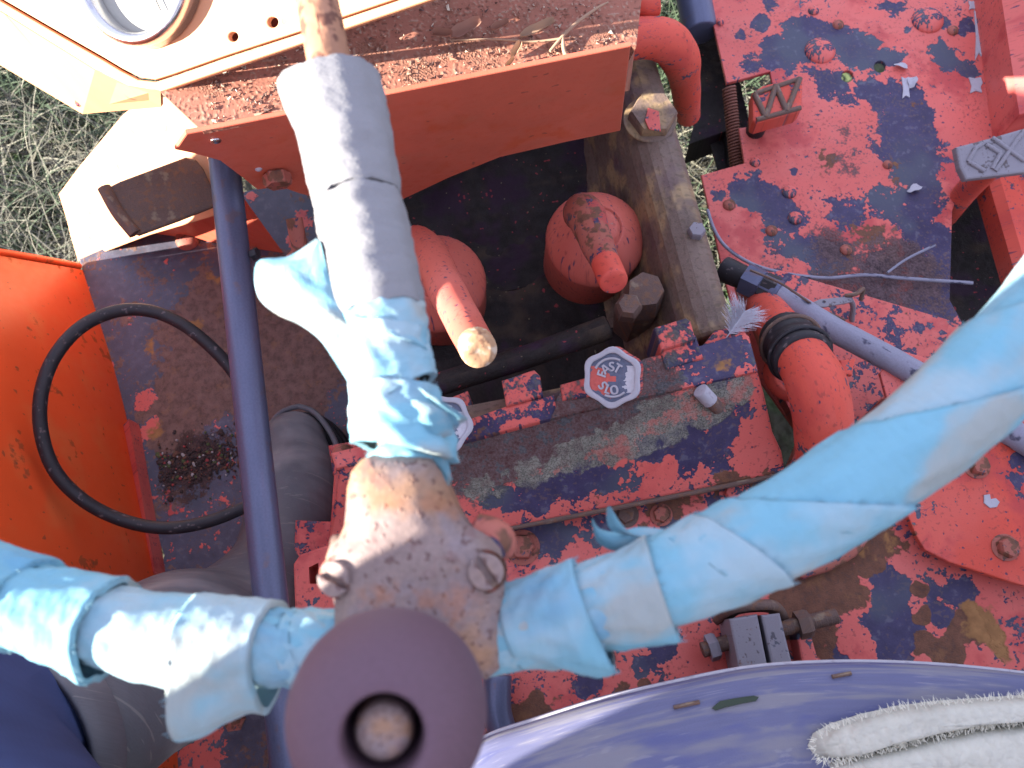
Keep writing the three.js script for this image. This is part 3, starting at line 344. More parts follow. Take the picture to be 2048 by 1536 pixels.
// --- dashboard
const RL = atY(405, 262, 0.42), RRp = atY(1262, 92, 0.40), FL = atY(321, 183, 0.424), FR = atY(1290, -150, 0.402);
const SP = new Surf(FL, V(-0.38, 0.80, 0.40)), SF = new Surf(RL, V(0.02, -0.235, 0.97));
const SLedge = Surf.tri(RL, RRp, FR);
{
  const d = part('dashboard', plate(SF, [[405, 262], [1262, 92], [1241, 262], [1130, 285], [1000, 315], [900, 355], [800, 402], [700, 425], [640, 398], [600, 388], [560, 374], [515, 380], [480, 352], [440, 322], [385, 307], [350, 300], [372, 268]], 0.004), M.dashOrange, tractor);
  d.userData.label = 'orange dashboard box under the steering wheel';
  const lg = part('dashboard_ledge', join([slab(RL, RRp, FR, FL, 0.004), slab(RRp, FR, FR.clone().add(V(0, -0.2, 0)), RRp.clone().add(V(-0.006, -0.09, -0.03)), 0.004)]), M.ledge, d); lg.userData.label = 'dusty ledge strewn with chaff';
  const groove = [[-300, -175], [0, 2], [100, 60], [200, 117], [240, 141], [275, 159], [310, 163], [345, 152], [450, 115], [600, 66], [860, -22], [1100, -100], [1100, -420], [-300, -420]];
  const inner = groove.map(([x, y]) => [x + (x < 300 && x > -200 ? 4 : 0), y - 4]);
  part('panel_surround', plate(SP, [[-320, -175], [0, 22], [190, 140], [255, 172], [321, 183], [855, 1], [1120, -90], [1120, -440], [-320, -440]], 0.006, { holes: [groove], bevel: 0.0015 }), M.panel, d);
  const pn = part('instrument_panel', plate(SP, inner, 0.005, { holes: [[466, 73, 10], [545, 44, 11]].map(([x, y, r]) => Array.from({ length: 14 }, (_, i) => [x + r * Math.cos(i * 0.4488), y + r * Math.sin(i * 0.4488)])), bevel: 0.001 }), M.panel, d); pn.userData.label = 'orange instrument panel with sun glare painted into its paler colour';
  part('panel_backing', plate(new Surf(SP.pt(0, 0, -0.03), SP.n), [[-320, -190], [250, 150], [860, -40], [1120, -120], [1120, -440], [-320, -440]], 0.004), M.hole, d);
  // gauge with bright bezel
  const gc = SP.at(288, -62), R = SP.at(288 + 122, -62).distanceTo(gc);
  part('gauge_bezel', lathe([[R * 0.80, 0.002], [R * 0.82, 0.012], [R * 0.90, 0.016], [R * 0.98, 0.013], [R, 0.001], [R * 0.80, 0.001]], gc, SP.n, 48), M.chrome, d);
  part('gauge_face', lathe([[0, 0.0012], [R * 0.81, 0.0012], [R * 0.81, -0.004], [0, -0.004]], gc, SP.n, 40), M.gaugeFace, d);
  part('gauge_glass', lathe([[0, 0.011], [R * 0.5, 0.0108], [R * 0.81, 0.010]], gc, SP.n, 40), M.glass, d);
  part('gauge_needle', slab(gc.clone().addScaledVector(SP.n, 0.005), gc.clone().addScaledVector(SP.n, 0.005).addScaledVector(SP.u, 0.002), gc.clone().addScaledVector(SP.n, 0.005).addScaledVector(SP.v, -R * 0.6).addScaledVector(SP.u, 0.01), gc.clone().addScaledVector(SP.n, 0.005).addScaledVector(SP.v, -R * 0.6).addScaledVector(SP.u, 0.0095), 0.0008), M.black, d);
  // left cheek, sloping down from the panel
  part('dashboard_cheek', join([slab(SP.at(-320, -175), SP.at(190, 140), atY(165, 228, 0.34), atY(-320, -60, 0.34), 0.003), slab(SP.at(190, 140), SP.at(321, 183), atY(322, 214, 0.385), atY(165, 228, 0.34), 0.003)]), M.panel, d);
  part('added_sun_blocker', slab(V(-0.13, 0.415, -0.46), V(-0.13, 0.415, -0.8), V(-0.13, 0.05, -0.8), V(-0.13, 0.05, -0.46), 0.004), M.oil, d);  // added plate, out of view, keeps sun from leaking under the dash
  part('rusty_tab', sweep([atY(155, 205, 0.352), atY(195, 206, 0.352), atY(232, 196, 0.357)], 0.0035, { seg: 8 }), M.rustBolt, d);
  // knobbed rod under the skirt
  part('skirt_stud', lathe([[0.008, -0.03], [0.008, 0.0], [0.014, 0.004], [0.016, 0.012], [0.014, 0.018], [0.004, 0.020], [0, 0.020]], SF.at(568, 408, 0.030).add(V(0, -0.03, 0)), V(-0.05, -0.5, 0.9), 20), M.rustBolt, d); part('bolt', prism(6, 0.012, 0.01, SF.at(552, 345, 0.002), SF.n, 0.3), M.rustBolt, d);
  part('rivet', lathe(dome(0.004, 0.002), SF.at(432, 281, 0.0), SF.n, 14), M.chrome, d); part('rivet', lathe(dome(0.003, 0.002), SF.at(517, 338, 0.0), SF.n, 14), M.white, d);
}
// --- engine and clutch housing behind the dashboard, dark
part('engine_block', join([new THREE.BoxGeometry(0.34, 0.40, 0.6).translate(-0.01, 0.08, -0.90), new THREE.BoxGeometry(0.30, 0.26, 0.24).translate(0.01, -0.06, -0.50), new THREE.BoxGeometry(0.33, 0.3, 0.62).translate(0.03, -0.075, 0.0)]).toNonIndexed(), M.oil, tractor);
// --- sunlit bracket at the left, ahead of the footboard, glare painted into its colour
{
  const s = Surf.tri(atY(118, 385, 0.03), atY(445, 428, 0.16), atY(310, 203, 0.22));
  const b = part('side_bracket', plate(s, [[117, 388], [160, 330], [245, 229], [275, 205], [310, 198], [350, 190], [430, 230], [450, 330], [448, 427], [300, 470], [156, 524], [140, 470], [133, 440]], 0.004), M.panel, tractor); b.userData.label = 'orange side bracket glaring in the sun ahead of the left footboard';
  part('bracket_foot', slab(s.at(135, 440, -0.004), s.at(430, 330, -0.004), s.at(430, 330, -0.004).setY(0.002), s.at(140, 445, -0.004).setY(0.002), 0.003), M.dashOrange, b);
}
// --- gearbox pit (dark, greasy), its right-hand casting wall and bolts
{
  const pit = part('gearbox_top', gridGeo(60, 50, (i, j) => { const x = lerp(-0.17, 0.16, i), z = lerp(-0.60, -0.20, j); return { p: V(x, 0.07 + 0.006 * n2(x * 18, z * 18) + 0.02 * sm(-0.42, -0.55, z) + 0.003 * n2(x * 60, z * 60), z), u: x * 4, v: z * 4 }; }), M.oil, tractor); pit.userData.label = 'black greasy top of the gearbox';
  const w = part('casting_wall', beam([V(0, 0, -0.245), V(0, 0, -0.56)], [[0.10, 0.06], [0.128, 0.075], [0.142, 0.100], [0.152, 0.130], [0.160, 0.160], [0.166, 0.180], [0.172, 0.191], [0.180, 0.198], [0.190, 0.2005], [0.200, 0.1995], [0.209, 0.195], [0.215, 0.187], [0.219, 0.172], [0.220, 0.15], [0.220, -0.1], [0.10, -0.1]], 0.25, 0.007), M.casting, tractor); w.userData.label = 'brown cast wall along the right of the gearbox';
  part('hex_bolt', join([prism(6, 0.0245, 0.016, V(atY(1303, 238, 0.2).x, 0.199, atY(1303, 238, 0.2).z), V(0.05, 1, 0.1), 0.35, 0.08), lathe([[0.027, 0], [0.027, 0.003], [0, 0.003]], atY(1300, 240, 0.199), V(0, 1, 0))]), M.casting, w);
  part('paint_dab', plate(Surf.y(0.2165), [[1296, 215], [1318, 222], [1322, 262], [1298, 258], [1290, 240]], 0.0016, { bevel: 0.0005 }), M.red, w);
  part('bolt', prism(6, 0.0085, 0.009, atY(1392, 466, 0.199), V(0, 1, 0), 0.2), M.greySteel, w);
  // rod along the selector lugs
  part('selector_rod', sweep([atY(770, 812, 0.165), atY(870, 772, 0.17), atY(1050, 715, 0.172), atY(1215, 655, 0.175)], [0.0115, 0.0115, 0.0115, 0.012], { seg: 16 }), M.oil, tractor);
}
// --- selector housing: top strip, sloping face, lugs
{
  const crL = atY(700, 925, 0.216), crR = atY(1515, 737, 0.216), e2R = atY(1562, 948, 0.150);
  const SG = Surf.tri(crL, crR, e2R), ST = Surf.y(0.2185);
  const face = [[680, 930], [1120, 830], [1515, 737], [1530, 790], [1547, 866], [1565, 905], [1572, 945], [1000, 1060], [650, 1130]];
  const px = [[1330, 840, 80, 'l', 1.2], [1425, 805, 66, 'l', 1.3], [1240, 882, 70, 'l', 1.1], [1150, 915, 60, 'l', 1.0], [1060, 945, 60, 'l', 0.9], [960, 975, 60, 'l', 0.8], [1490, 775, 40, 'l', 1.0], [1060, 885, 120, 'd', 1.2], [930, 930, 120, 'd', 1.2], [1180, 835, 110, 'd', 1.2], [1320, 785, 70, 'd', 1.0], [1260, 840, 60, 'd', 0.9], [1380, 880, 50, 'p'], [1330, 895, 42, 'p'], [1450, 865, 40, 'p'], [1290, 905, 34, 'p', 0.8], [1150, 965, 50, 'p'], [1080, 985, 50, 'p'], [1210, 950, 46, 'p', 0.9], [1000, 1005, 40, 'p'], [1270, 955, 30, 'p', 0.7], [1440, 915, 40, 'p', 0.8], [1370, 930, 30, 'p', 0.6], [1480, 820, 24, 'p', 0.8], [1430, 770, 30, 'p', 0.8], [1500, 900, 60, 'c', 0.7], [1300, 950, 50, 'c', 0.6], [1230, 905, 40, 'c', 0.6], [980, 1040, 40, 'c', 0.6], [1500, 950, 60, 'r', 0.75], [1440, 960, 40, 'r', 0.6], [1200, 1000, 26, 'r', 0.5]];
  const [m, rect] = surfMat(SG, face, 1280, 768, { px, p0: -0.20, r0: -0.70, d0: -0.75, l0: -0.80, f: 44, ox: 9, dirt: [0.072, 0.073, 0.073], aN: 0.36, aK: 0.50, aQ: 0.42, crim: 0.35 }, 0.0012);
  const h = part('selector_housing', plate(SG, face, 0.02, { rect, bevel: 0.003 }), m, tractor); h.userData.label = 'selector housing with lichen and flaking paint';
  const top = [[660, 905], [870, 855], [1110, 800], [1124, 772], [1180, 756], [1300, 712], [1400, 690], [1490, 662], [1500, 672], [1518, 742], [1120, 834], [670, 938]];
  const [mt, rt] = surfMat(ST, top, 1024, 384, { px: [[950, 880, 200, 'd', 0.9], [1150, 810, 140, 'd', 0.9], [1280, 770, 110, 'd', 0.7], [1420, 720, 70, 'p', 0.7], [1480, 700, 40, 'p', 0.5], [1350, 760, 60, 'd', 0.4], [1450, 735, 24, 'y', 0.6], [900, 880, 120, 'd', 0.6]], p0: -0.2, r0: -0.6, d0: -0.5, f: 44, ox: 19, dirt: [0.07, 0.068, 0.066] }, 0.0012);
  part('selector_top', plate(ST, top, 0.05, { rect: rt, bevel: 0.003 }), mt, h);
  part('housing_core', beam([V(-0.14, 0, 0), V(0.218, 0, 0)], [[-0.218, 0.05], [-0.218, 0.19], [-0.19, 0.2], [-0.12, 0.148], [-0.12, 0.05]]), M.casting, h);
  for (const [q, y, th] of [[[[1003, 760], [1068, 738], [1080, 750], [1086, 790], [1012, 812]], 0.226, 0.07], [[[896, 852], [1010, 812], [1108, 788], [1112, 812], [1100, 838], [900, 890]], 0.2215, 0.07], [[[1308, 654], [1372, 634], [1382, 640], [1392, 678], [1322, 700]], 0.228, 0.07], [[[1316, 690], [1392, 668], [1408, 716], [1332, 738]], 0.2215, 0.06], [[[1405, 690], [1430, 660], [1486, 648], [1500, 690], [1420, 715]], 0.210, 0.05], [[[885, 800], [935, 780], [950, 830], [890, 850]], 0.18, 0.05], [[[1120, 768], [1180, 752], [1190, 790], [1125, 800]], 0.222, 0.04]]) part('lug', plate(Surf.y(y), q, th, { bevel: 0.003 }), M.lugDirty, h);
  part('lug', join([prism(7, 0.0225, 0.11, atY(1264, 648, 0.08), V(0.02, 1, 0.08), 0.4, 0.22), prism(6, 0.013, 0.022, atY(1254, 622, 0.185), V(0, 1, 0.1), 0.2, 0.25)]), M.rustBrown, h);
  const st = SG.at(1420, 800); part('stud', sweep([SG.at(1398, 778, 0.008), SG.at(1434, 814, 0.004)], 0.0062, { seg: 14, sub: 2 }), M.rustBrown, h); part('stud_sleeve', sweep([SG.at(1395, 775, 0.0085), SG.at(1416, 797, 0.0068)], 0.0072, { seg: 14, sub: 2 }), M.white, h);
  part('gasket_seam', sweep([SG.at(660, 1132, -0.002), SG.at(1000, 1062, -0.002), SG.at(1300, 1004, -0.002), SG.at(1574, 948, -0.002)], 0.0028, { seg: 8, rf: (t) => 1 + 0.25 * n2(t * 60, 3) }), M.rustBrown, h);
}
// --- lower casing (transmission cover) with its patches, bolts and fittings
const SC = Surf.y(0.125);
{
  const poly = [[590, 1040], [1000, 1055], [1575, 940], [1600, 880], [1720, 850], [1860, 780], [2150, 760], [2200, 1700], [560, 1700]];
  const px = [[1070, 1080, 60, 'p', 0.5], [1120, 1070, 50, 'p', 0.7], [1200, 1060, 40, 'p', 0.6], [1040, 1010, 60, 'p', 0.5], [1080, 1105, 24, 'c', 0.5], [1150, 1110, 40, 'c', 0.5], [1300, 1010, 90, 'r', 0.5], [1400, 990, 80, 'r', 0.6], [1500, 985, 60, 'r', 0.6], [1450, 1010, 40, 'p', 0.7], [1330, 1020, 40, 'p', 0.7], [1530, 990, 50, 'p', 0.6],
    [1320, 1290, 40, 'p'], [1180, 1360, 30, 'p', 0.8], [1290, 1330, 26, 'p', 0.7], [1210, 1310, 30, 'r', 1.1], [1240, 1370, 26, 'r', 0.8], [1290, 1370, 24, 'r', 0.7], [1390, 1320, 60, 'c', 0.5],
    [1600, 1180, 80, 'r', 1.1], [1680, 1190, 60, 'r', 1.1], [1560, 1260, 70, 'r', 0.8], [1640, 1280, 60, 'r', 0.9], [1690, 1090, 80, 'r', 1.1], [1760, 1080, 70, 'r', 0.9], [1740, 1130, 30, 'r', 0.9], [1580, 1215, 30, 'p'], [1680, 1320, 40, 'p'], [1710, 1100, 40, 'y', 0.6], [1780, 1090, 30, 'y', 0.5],
    [1780, 1190, 50, 'p', 1.4], [1800, 1250, 52, 'p', 1.4], [1750, 1250, 38, 'p', 1.2], [1790, 1310, 44, 'p', 1.2], [1770, 1160, 36, 'p', 1.2], [1720, 1290, 46, 'c', 1.0], [1710, 1330, 40, 'c', 1.0], [1838, 1180, 18, 'r', 1.4], [1842, 1230, 20, 'r', 1.4], [1850, 1290, 34, 'r', 1.4], [1900, 1320, 46, 'r', 1.4], [1880, 1230, 26, 'p', 1.4], [1870, 1190, 24, 'p', 1.2], [1920, 1185, 40, 'p', 0.9], [1930, 1260, 50, 'r', 1.3], [1970, 1250, 50, 'y', 1.1], [2000, 1300, 40, 'y', 1.0], [1940, 1220, 30, 'y', 0.9], [1975, 1180, 32, 'c', 1.2], [2000, 1220, 24, 'c', 1.2], [1950, 1330, 30, 'c', 1.2],
    [1000, 1450, 60, 'r', 0.6], [1060, 1430, 50, 'r', 0.9], [1090, 1400, 40, 'r', 0.7], [1640, 920, 60, 'r', 0.8], [1600, 980, 60, 'd', 0.6], [1650, 960, 60, 'd', 0.5], [1760, 780, 60, 'd', 0.6], [1780, 860, 50, 'p', 0.8]];
  const [m, rect] = surfMat(SC, poly, 1536, 1024, { px, p0: -0.20, r0: -0.62, d0: -0.85, f: 42, ox: 29, aN: 0.40, aK: 0.46, aQ: 0.40 }, 0.0012);
  const c = part('transmission_cover', plate(SC, poly, 0.02, { rect, bevel: 0.002 }), m, tractor); c.userData.label = 'transmission cover patched with rust, blue primer and red paint';
  const sb = (n, x, y, r, h, mm, ax = V(0, 1, 0)) => part(n, join([lathe([[r * 1.35, -0.001], [r * 1.35, 0.002], [0, 0.002]], SC.at(x, y), V(0, 1, 0), 20), prism(6, r, h, SC.at(x, y, 0.001), ax, rnd())]), mm, c);
  sb('bolt', 1045, 1095, 0.0125, 0.010, M.rustBolt); sb('bolt', 1470, 985, 0.0115, 0.008, M.redWorn); sb('bolt', 1252, 1030, 0.009, 0.006, M.rustBrown); sb('bolt', 1210, 1316, 0.007, 0.003, M.rustBrown); sb('bolt', 1322, 1030, 0.008, 0.006, M.rustBolt);
  // square bars drawn together by a threaded rod
  for (const [q, y] of [[[[1458, 1238], [1515, 1228], [1538, 1345], [1540, 1400], [1490, 1400], [1480, 1350]], 0.178], [[[1522, 1230], [1560, 1226], [1588, 1340], [1595, 1400], [1552, 1400], [1546, 1340]], 0.176]]) part('clamp_bar', plate(Surf.y(y), q, 0.05, { bevel: 0.002 }), M.greySteel, c);
  part('threaded_rod', sweep([atY(1405, 1300, 0.15), atY(1470, 1280, 0.15)], 0.0068, { seg: 14, sub: 40, rf: (t) => 1 + 0.05 * Math.sin(t * 130) }), M.rustBrown, c);
  part('threaded_rod', sweep([atY(1560, 1258, 0.15), atY(1672, 1232, 0.15)], 0.0068, { seg: 14, sub: 60, rf: (t) => 1 + 0.05 * Math.sin(t * 220) }), M.rustBrown, c);
  part('nut', prism(6, 0.012, 0.009, atY(1416, 1297, 0.15), atY(1470, 1280, 0.15).sub(atY(1405, 1300, 0.15)), 0.3), M.greySteel, c);
  part('nut', prism(6, 0.0125, 0.012, atY(1594, 1252, 0.15), atY(1672, 1232, 0.15).sub(atY(1560, 1258, 0.15)), 0.1), M.rustBrown, c);
  part('strap', sweep([atY(1440, 1240, 0.14), atY(1470, 1218, 0.17), atY(1510, 1212, 0.172), atY(1545, 1214, 0.165), atY(1562, 1240, 0.14)], 0.003, { seg: 8, rf: (t, a) => 1 + 1.6 * Math.abs(Math.cos(a)) }), M.rustBrown, c);
  part('nut_strip', plate(Surf.y(0.15), [[1592, 1262], [1618, 1254], [1640, 1330], [1645, 1390], [1610, 1390], [1605, 1330]], 0.03, { bevel: 0.002 }), M.redWorn, c);
  // slotted lug, flange and bolt at the left edge
  part('slotted_lug', plate(Surf.y(0.17), [[586, 1128], [600, 1108], [655, 1090], [700, 1100], [700, 1235], [590, 1235]], 0.03, { holes: [[[613, 1132], [640, 1120], [643, 1172], [615, 1172]]], bevel: 0.002 }), M.red, c);
  part('edge_flange', plate(Surf.y(0.135), [[668, 930], [705, 920], [720, 1100], [650, 1110], [660, 1040]], 0.08, { bevel: 0.003 }), M.red, c);
  part('bolt', lathe(dome(0.012, 0.012), atY(687, 912, 0.15), V(0, 1, 0.1)), M.rustBolt, c);
  part('edge_flange', plate(Surf.y(0.10), [[655, 890], [715, 880], [720, 935], [665, 950]], 0.09, { bevel: 0.003 }), M.redWorn, c);
  // curved lip and rubber hose stub peeping out below the rim
  part('hose_stub', sweep([SC.at(1000, 1350, 0.03), SC.at(1000, 1420, 0.03), SC.at(1025, 1500, 0.025), SC.at(1040, 1560, 0.01)], 0.0125, { seg: 16 }), M.steelBlue, c);
  part('cover_lip', sweep([atY(1600, 1150, 0.132), atY(1660, 1130, 0.135), atY(1715, 1095, 0.136), atY(1735, 1050, 0.133)], 0.0045, { seg: 8, rf: (t) => 1 + 0.2 * n2(t * 30, 9) }), M.rustBolt, c);
  // red inspection plate
  const SI = Surf.y(0.150), ip = [[1815, 1030], [1850, 960], [1930, 850], [2040, 740], [2200, 640], [2200, 1190], [2060, 1175], [2010, 1160], [1900, 1125], [1850, 1100], [1832, 1070]];
  const [mi, ri] = surfMat(SI, ip, 768, 768, { px: [[2040, 920, 34, 'p'], [2035, 970, 30, 'p', 0.7], [1830, 1050, 40, 'r', 0.6], [1870, 1100, 30, 'd', 0.6], [1880, 1020, 26, 'p', 0.6], [1905, 1010, 16, 'p'], [1830, 1020, 30, 'p', 0.6], [1950, 1050, 120, 'c', 0.5]], p0: -0.55, r0: -0.9, d0: -0.9, f: 34, ox: 3, red: [0.60, 0.075, 0.045] }, 0.0009);
  const pl = part('inspection_plate', plate(SI, ip, 0.008, { rect: ri }), mi, tractor); pl.userData.label = 'plain red cover plate at the right of the transmission';
  for (const [x, y] of [[1952, 932], [2010, 1095]]) part('bolt', join([prism(6, 0.0095, 0.010, SI.at(x, y, -0.001), V(0.1, 1, 0.05), rnd()), lathe([[0.012, 0], [0.012, 0.0015], [0, 0.0015]], SI.at(x, y), V(0, 1, 0))]), M.rustBolt, pl);
  part('bird_lime', plate(Surf.y(0.1512), [[1968, 990], [1980, 988], [1982, 998], [1992, 996], [2000, 1004], [1994, 1014], [1980, 1016], [1968, 1006]], 0.0014, { bevel: 0.0006 }), M.white, pl);
  part('angle_bracket', plate(Surf.y(0.135), [[1760, 745], [1800, 700], [1870, 720], [1850, 830], [1800, 870], [1775, 800]], 0.006), M.red, pl);
  part('side_step', beam([atY(1875, 1180, 0.09), atY(2060, 1200, 0.09)], [[-0.02, -0.02], [0.02, -0.02], [0.02, 0.02], [-0.02, 0.02]]), M.steelBlue, pl);
  // upright standing for the right-hand mid gap: dark cavity wall beside the elbow pipe
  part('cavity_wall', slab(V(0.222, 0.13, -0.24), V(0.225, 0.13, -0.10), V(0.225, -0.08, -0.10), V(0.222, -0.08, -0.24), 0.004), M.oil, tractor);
  part('casting_foot', plate(Surf.y(0.05), [[1480, 560], [1560, 540], [1900, 640], [1880, 760], [1760, 800], [1700, 860], [1620, 900], [1560, 780]], 0.02), M.redWorn, tractor);
}
// --- dark chassis rail and pipes in the gap between dashboard and right footboard
{
  part('chassis_rail', plate(Surf.y(-0.07), [[1392, 60], [1450, 40], [1520, 330], [1460, 345], [1452, 262], [1378, 288], [1400, 200]], 0.05), M.oil, tractor);
  part('exhaust_pipe', sweep([atD(1350, -160, 1.16), atD(1382, -30, 1.12), atD(1402, 65, 1.10)], 0.024, { seg: 20 }), M.steelBlue, tractor);
  part('elbow_pipe', sweep([atD(1225, 88, 0.80), atD(1285, 76, 0.80), atD(1330, 82, 0.81), atD(1358, 112, 0.84), atD(1370, 165, 0.90), atD(1376, 230, 0.99)], [0.0195, 0.0200, 0.0215, 0.021, 0.017, 0.015], { seg: 22 }), M.redPipe, tractor);
  part('steering_arm', sweep([atD(1265, -30, 0.8), atD(1290, 8, 0.8), atD(1312, 2, 0.8)], 0.014, { seg: 14 }), M.redPipe, tractor);
}
// ------------------------------------------------------------------ things that move by themselves or are fitted on
function gearLever(label, cap, capY, r, pts, radii, tip, tipM, bodyM) {
  const base = atY(cap[0], cap[1], capY), t = thing('gear_lever', label, 'gear lever', 'gear levers in domed caps');
  const ax = V(0.04, 1, 0.16).normalize();
  part('cap', lathe([[r * 0.98, -0.09], [r, -0.004], [r * 1.02, 0.0], [r * 1.0, 0.005], [r * 0.93, 0.012], [r * 0.72, 0.024], [r * 0.50, 0.033], [r * 0.46, 0.0335], [r * 0.43, 0.031], [r * 0.40, 0.036], [r * 0.30, 0.040], [0, 0.041]], base, ax, 40), M.capRed, t);
  part('shaft', sweep(pts, radii, { seg: 20, ends: [1, 0], rf: (q, a) => 1 + 0.025 * n2(q * 9, a * 0.8) }), bodyM, t);
  const e = pts[pts.length - 1], d = e.clone().sub(pts[pts.length - 2]).normalize();
  const R = radii[radii.length - 1]; part('tip', lathe([[0, tip], [R * 0.55, tip + 0.0004], [R * 0.88, tip - 0.0003], [R * 0.97, tip - 0.002], [R * 1.0, tip * 0.5], [R * 1.0, -0.001]], e, d, 26), tipM, t);
}
gearLever('thick red gear lever bent rearward with a bare worn tip', [872, 568], 0.15, 0.051, [atD(862, 545, 0.76), atD(832, 490, 0.73), atD(852, 500, 0.66), atD(890, 575, 0.58), atD(925, 640, 0.52), atD(952, 690, 0.475)], [0.014, 0.0145, 0.015, 0.0138, 0.0122, 0.0112], 0.012, M.wood, M.capRed);
gearLever('short red gear lever ending in a pink painted stub beside the cast wall', [1190, 480], 0.15, 0.0505, [atD(1165, 425, 0.77), atD(1172, 432, 0.74), atD(1190, 478, 0.71), atD(1212, 528, 0.68)], [0.019, 0.018, 0.0150, 0.0125], 0.028, M.redPipe, M.rustBolt);
// hexagonal selector knobs, white raised rims; one carries the words of its two ranges
const font = await new FontLoader().loadAsync('fonts/droid/droid_sans_bold.typeface.json');
const hexDisk = matOf(maps(256, 256, [-0.03, -0.03, 0.03, 0.03], (u, v, o) => { const N = fbm(u * 90 + 3, v * 90, 4), K = fbm(u * 300, v * 300, 3); setRGB(o, [0.115, 0.13, 0.19], 1 + 0.15 * K); const rd = 0.25 + 0.5 * N - 60 * Math.hypot((u + 0.011) * 0.9, v + 0.004); if (rd > -0.35 || (Math.abs(v + 0.001) < 0.0022 && u < 0.003 && u > -0.008)) setRGB(o, [0.55, 0.11, 0.09], 1 + 0.1 * K); if (u > 0.004 && 0.35 * N + 50 * (u - 0.0105) + 20 * Math.abs(v) * 0.2 > 0.05 && Math.abs(v + 0.001) < 0.011) setRGB(o, [0.50, 0.49, 0.53], 1 + 0.1 * K); o.h = 0.5 + 0.3 * K; o.ro = 0.6; }, THREE.ClampToEdgeWrapping, false), 0.0005, { roughness: 0.6 });
function hexKnob(label, cx, cy, depth, rpx, rot, words, tilt) {
  const c = atD(cx, cy, depth), R = rpx * depth / FPX, n = CAM.clone().sub(c).normalize().add(tilt).normalize(), s = new Surf(c, n, RT);
  const t = thing('selector_knob', label, 'knob', 'hexagonal selector knobs');
  const hex = (r, w) => Array.from({ length: 48 }, (_, i) => { const a = i / 48 * Math.PI * 2, k = 1 + w * Math.cos(6 * (a - rot)); return new THREE.Vector2(r * k * Math.cos(a), r * k * Math.sin(a)); });
  const rect = [-0.03, -0.03, 0.03, 0.03];
  part('knob_body', plateShape(s, new THREE.Shape(hex(R * 0.93, 0.055)), 0.016, 0.003, rect), M.redWorn, t);
  part('knob_face', plateShape(new Surf(s.pt(0, 0, 0.0006), n, RT), new THREE.Shape(hex(R * 0.82, 0.05)), 0.001, 0, rect), hexDisk, t);
  const rim = new THREE.Shape(hex(R * 0.955, 0.06)); rim.holes.push(new THREE.Path(hex(R * 0.76, 0.045).reverse())); part('knob_rim', plateShape(new Surf(s.pt(0, 0, 0.003), n, RT), rim, 0.003, 0.0012), M.white, t);
  const arc = (r, a0, a1) => sweep(Array.from({ length: 9 }, (_, i) => { const a = lerp(a0, a1, i / 8); return s.pt(r * Math.cos(a), r * Math.sin(a), 0.0012); }), 0.0011, { seg: 8, sub: 2 });
  part('knob_arc', arc(R * 0.62, 1.15, 2.65), M.white, t); part('knob_arc', arc(R * 0.62, -1.95, -0.85), M.white, t);
  const gl = []; for (const [word, a0, da, dir, r] of words) [...word].forEach((ch, i) => {
    const g = new TextGeometry(ch, { font, size: R * 0.30, depth: 0.0016, curveSegments: 4, bevelEnabled: false }); g.computeBoundingBox(); const w = g.boundingBox.max.x; g.translate(-w / 2, -R * 0.15, 0);
    const a = a0 + da * i, m = new THREE.Matrix4().makeRotationZ(dir > 0 ? a - Math.PI / 2 : a + Math.PI / 2).setPosition(r * R * Math.cos(a), r * R * Math.sin(a), 0.0004); g.applyMatrix4(m); g.applyMatrix4(s.mat()); gl.push(g); });
  if (gl.length) part('lettering', join(gl), M.white, t);
  part('knob_stem', sweep([s.pt(0, 0, -0.012), s.pt(0.004, 0.004, -0.06)], 0.009, { seg: 14, sub: 2 }), M.oil, t);
}
hexKnob('white-rimmed hexagonal knob lettered FAST and SLOW on the selector housing', 1225, 755, 0.655, 62, 0.5, [['FAST', 2.85, -0.60, 1, 0.36], ['SLO', -2.45, 0.52, -1, 0.40]], V(-0.25, 0, 0.05));
hexKnob('white-rimmed hexagonal knob half hidden behind the wrapped spoke', 888, 848, 0.66, 60, 0.95, [['CUN', 2.1, -0.5, 1, 0.36]], V(0.28, 0, 0.10));
// --- blue-grey hand lever in front of the left footboard
{
  const t = thing('hand_lever', 'long blue-grey tube lever rising across the left footboard', 'lever');
  const p = [atD(448, 318, 0.735), atD(460, 430, 0.722), atD(489, 700, 0.692), atD(527, 1060, 0.655), atD(552, 1300, 0.633), atD(584, 1600, 0.605)];
  part('tube', sweep(p, 0.0138, { seg: 22, ends: [0, 1] }), M.steelBlue, t);
  part('tube_mouth', lathe([[0.0141, -0.001], [0.0145, 0.002], [0.0125, 0.003], [0.0118, -0.010], [0, -0.010]], p[0], p[0].clone().sub(p[1]), 22), M.chrome, t);
  part('screw', prism(6, 0.0055, 0.006, atD(505, 510, 0.712), V(0.9, 0.3, 0), 0.2), M.black, t);
}
// --- left pedal plate
{
  const c = atY(320, 392, 0.21), s = new Surf(c, V(0.42, 0.86, 0.22));
  const t = thing('foot_pedal', 'rusty brown pedal plate with rolled edge in front of the sunlit bracket', 'pedal', 'foot pedals');
  part('pedal_plate', plate(s, [[212, 376], [240, 362], [372, 313], [392, 318], [408, 338], [440, 408], [360, 440], [278, 470], [262, 462]], 0.006, { bevel: 0.002 }), M.rustBrown, t);
  part('rolled_edge', sweep([s.at(208, 374, -0.002), s.at(236, 424, -0.002), s.at(270, 466, -0.002)], 0.0065, { seg: 12 }), M.rustBrown, t);
  part('pedal_arm', sweep([s.at(350, 390, -0.008), s.at(380, 330, -0.06), s.at(400, 300, -0.16)], 0.011, { seg: 12 }), M.black, t);
}
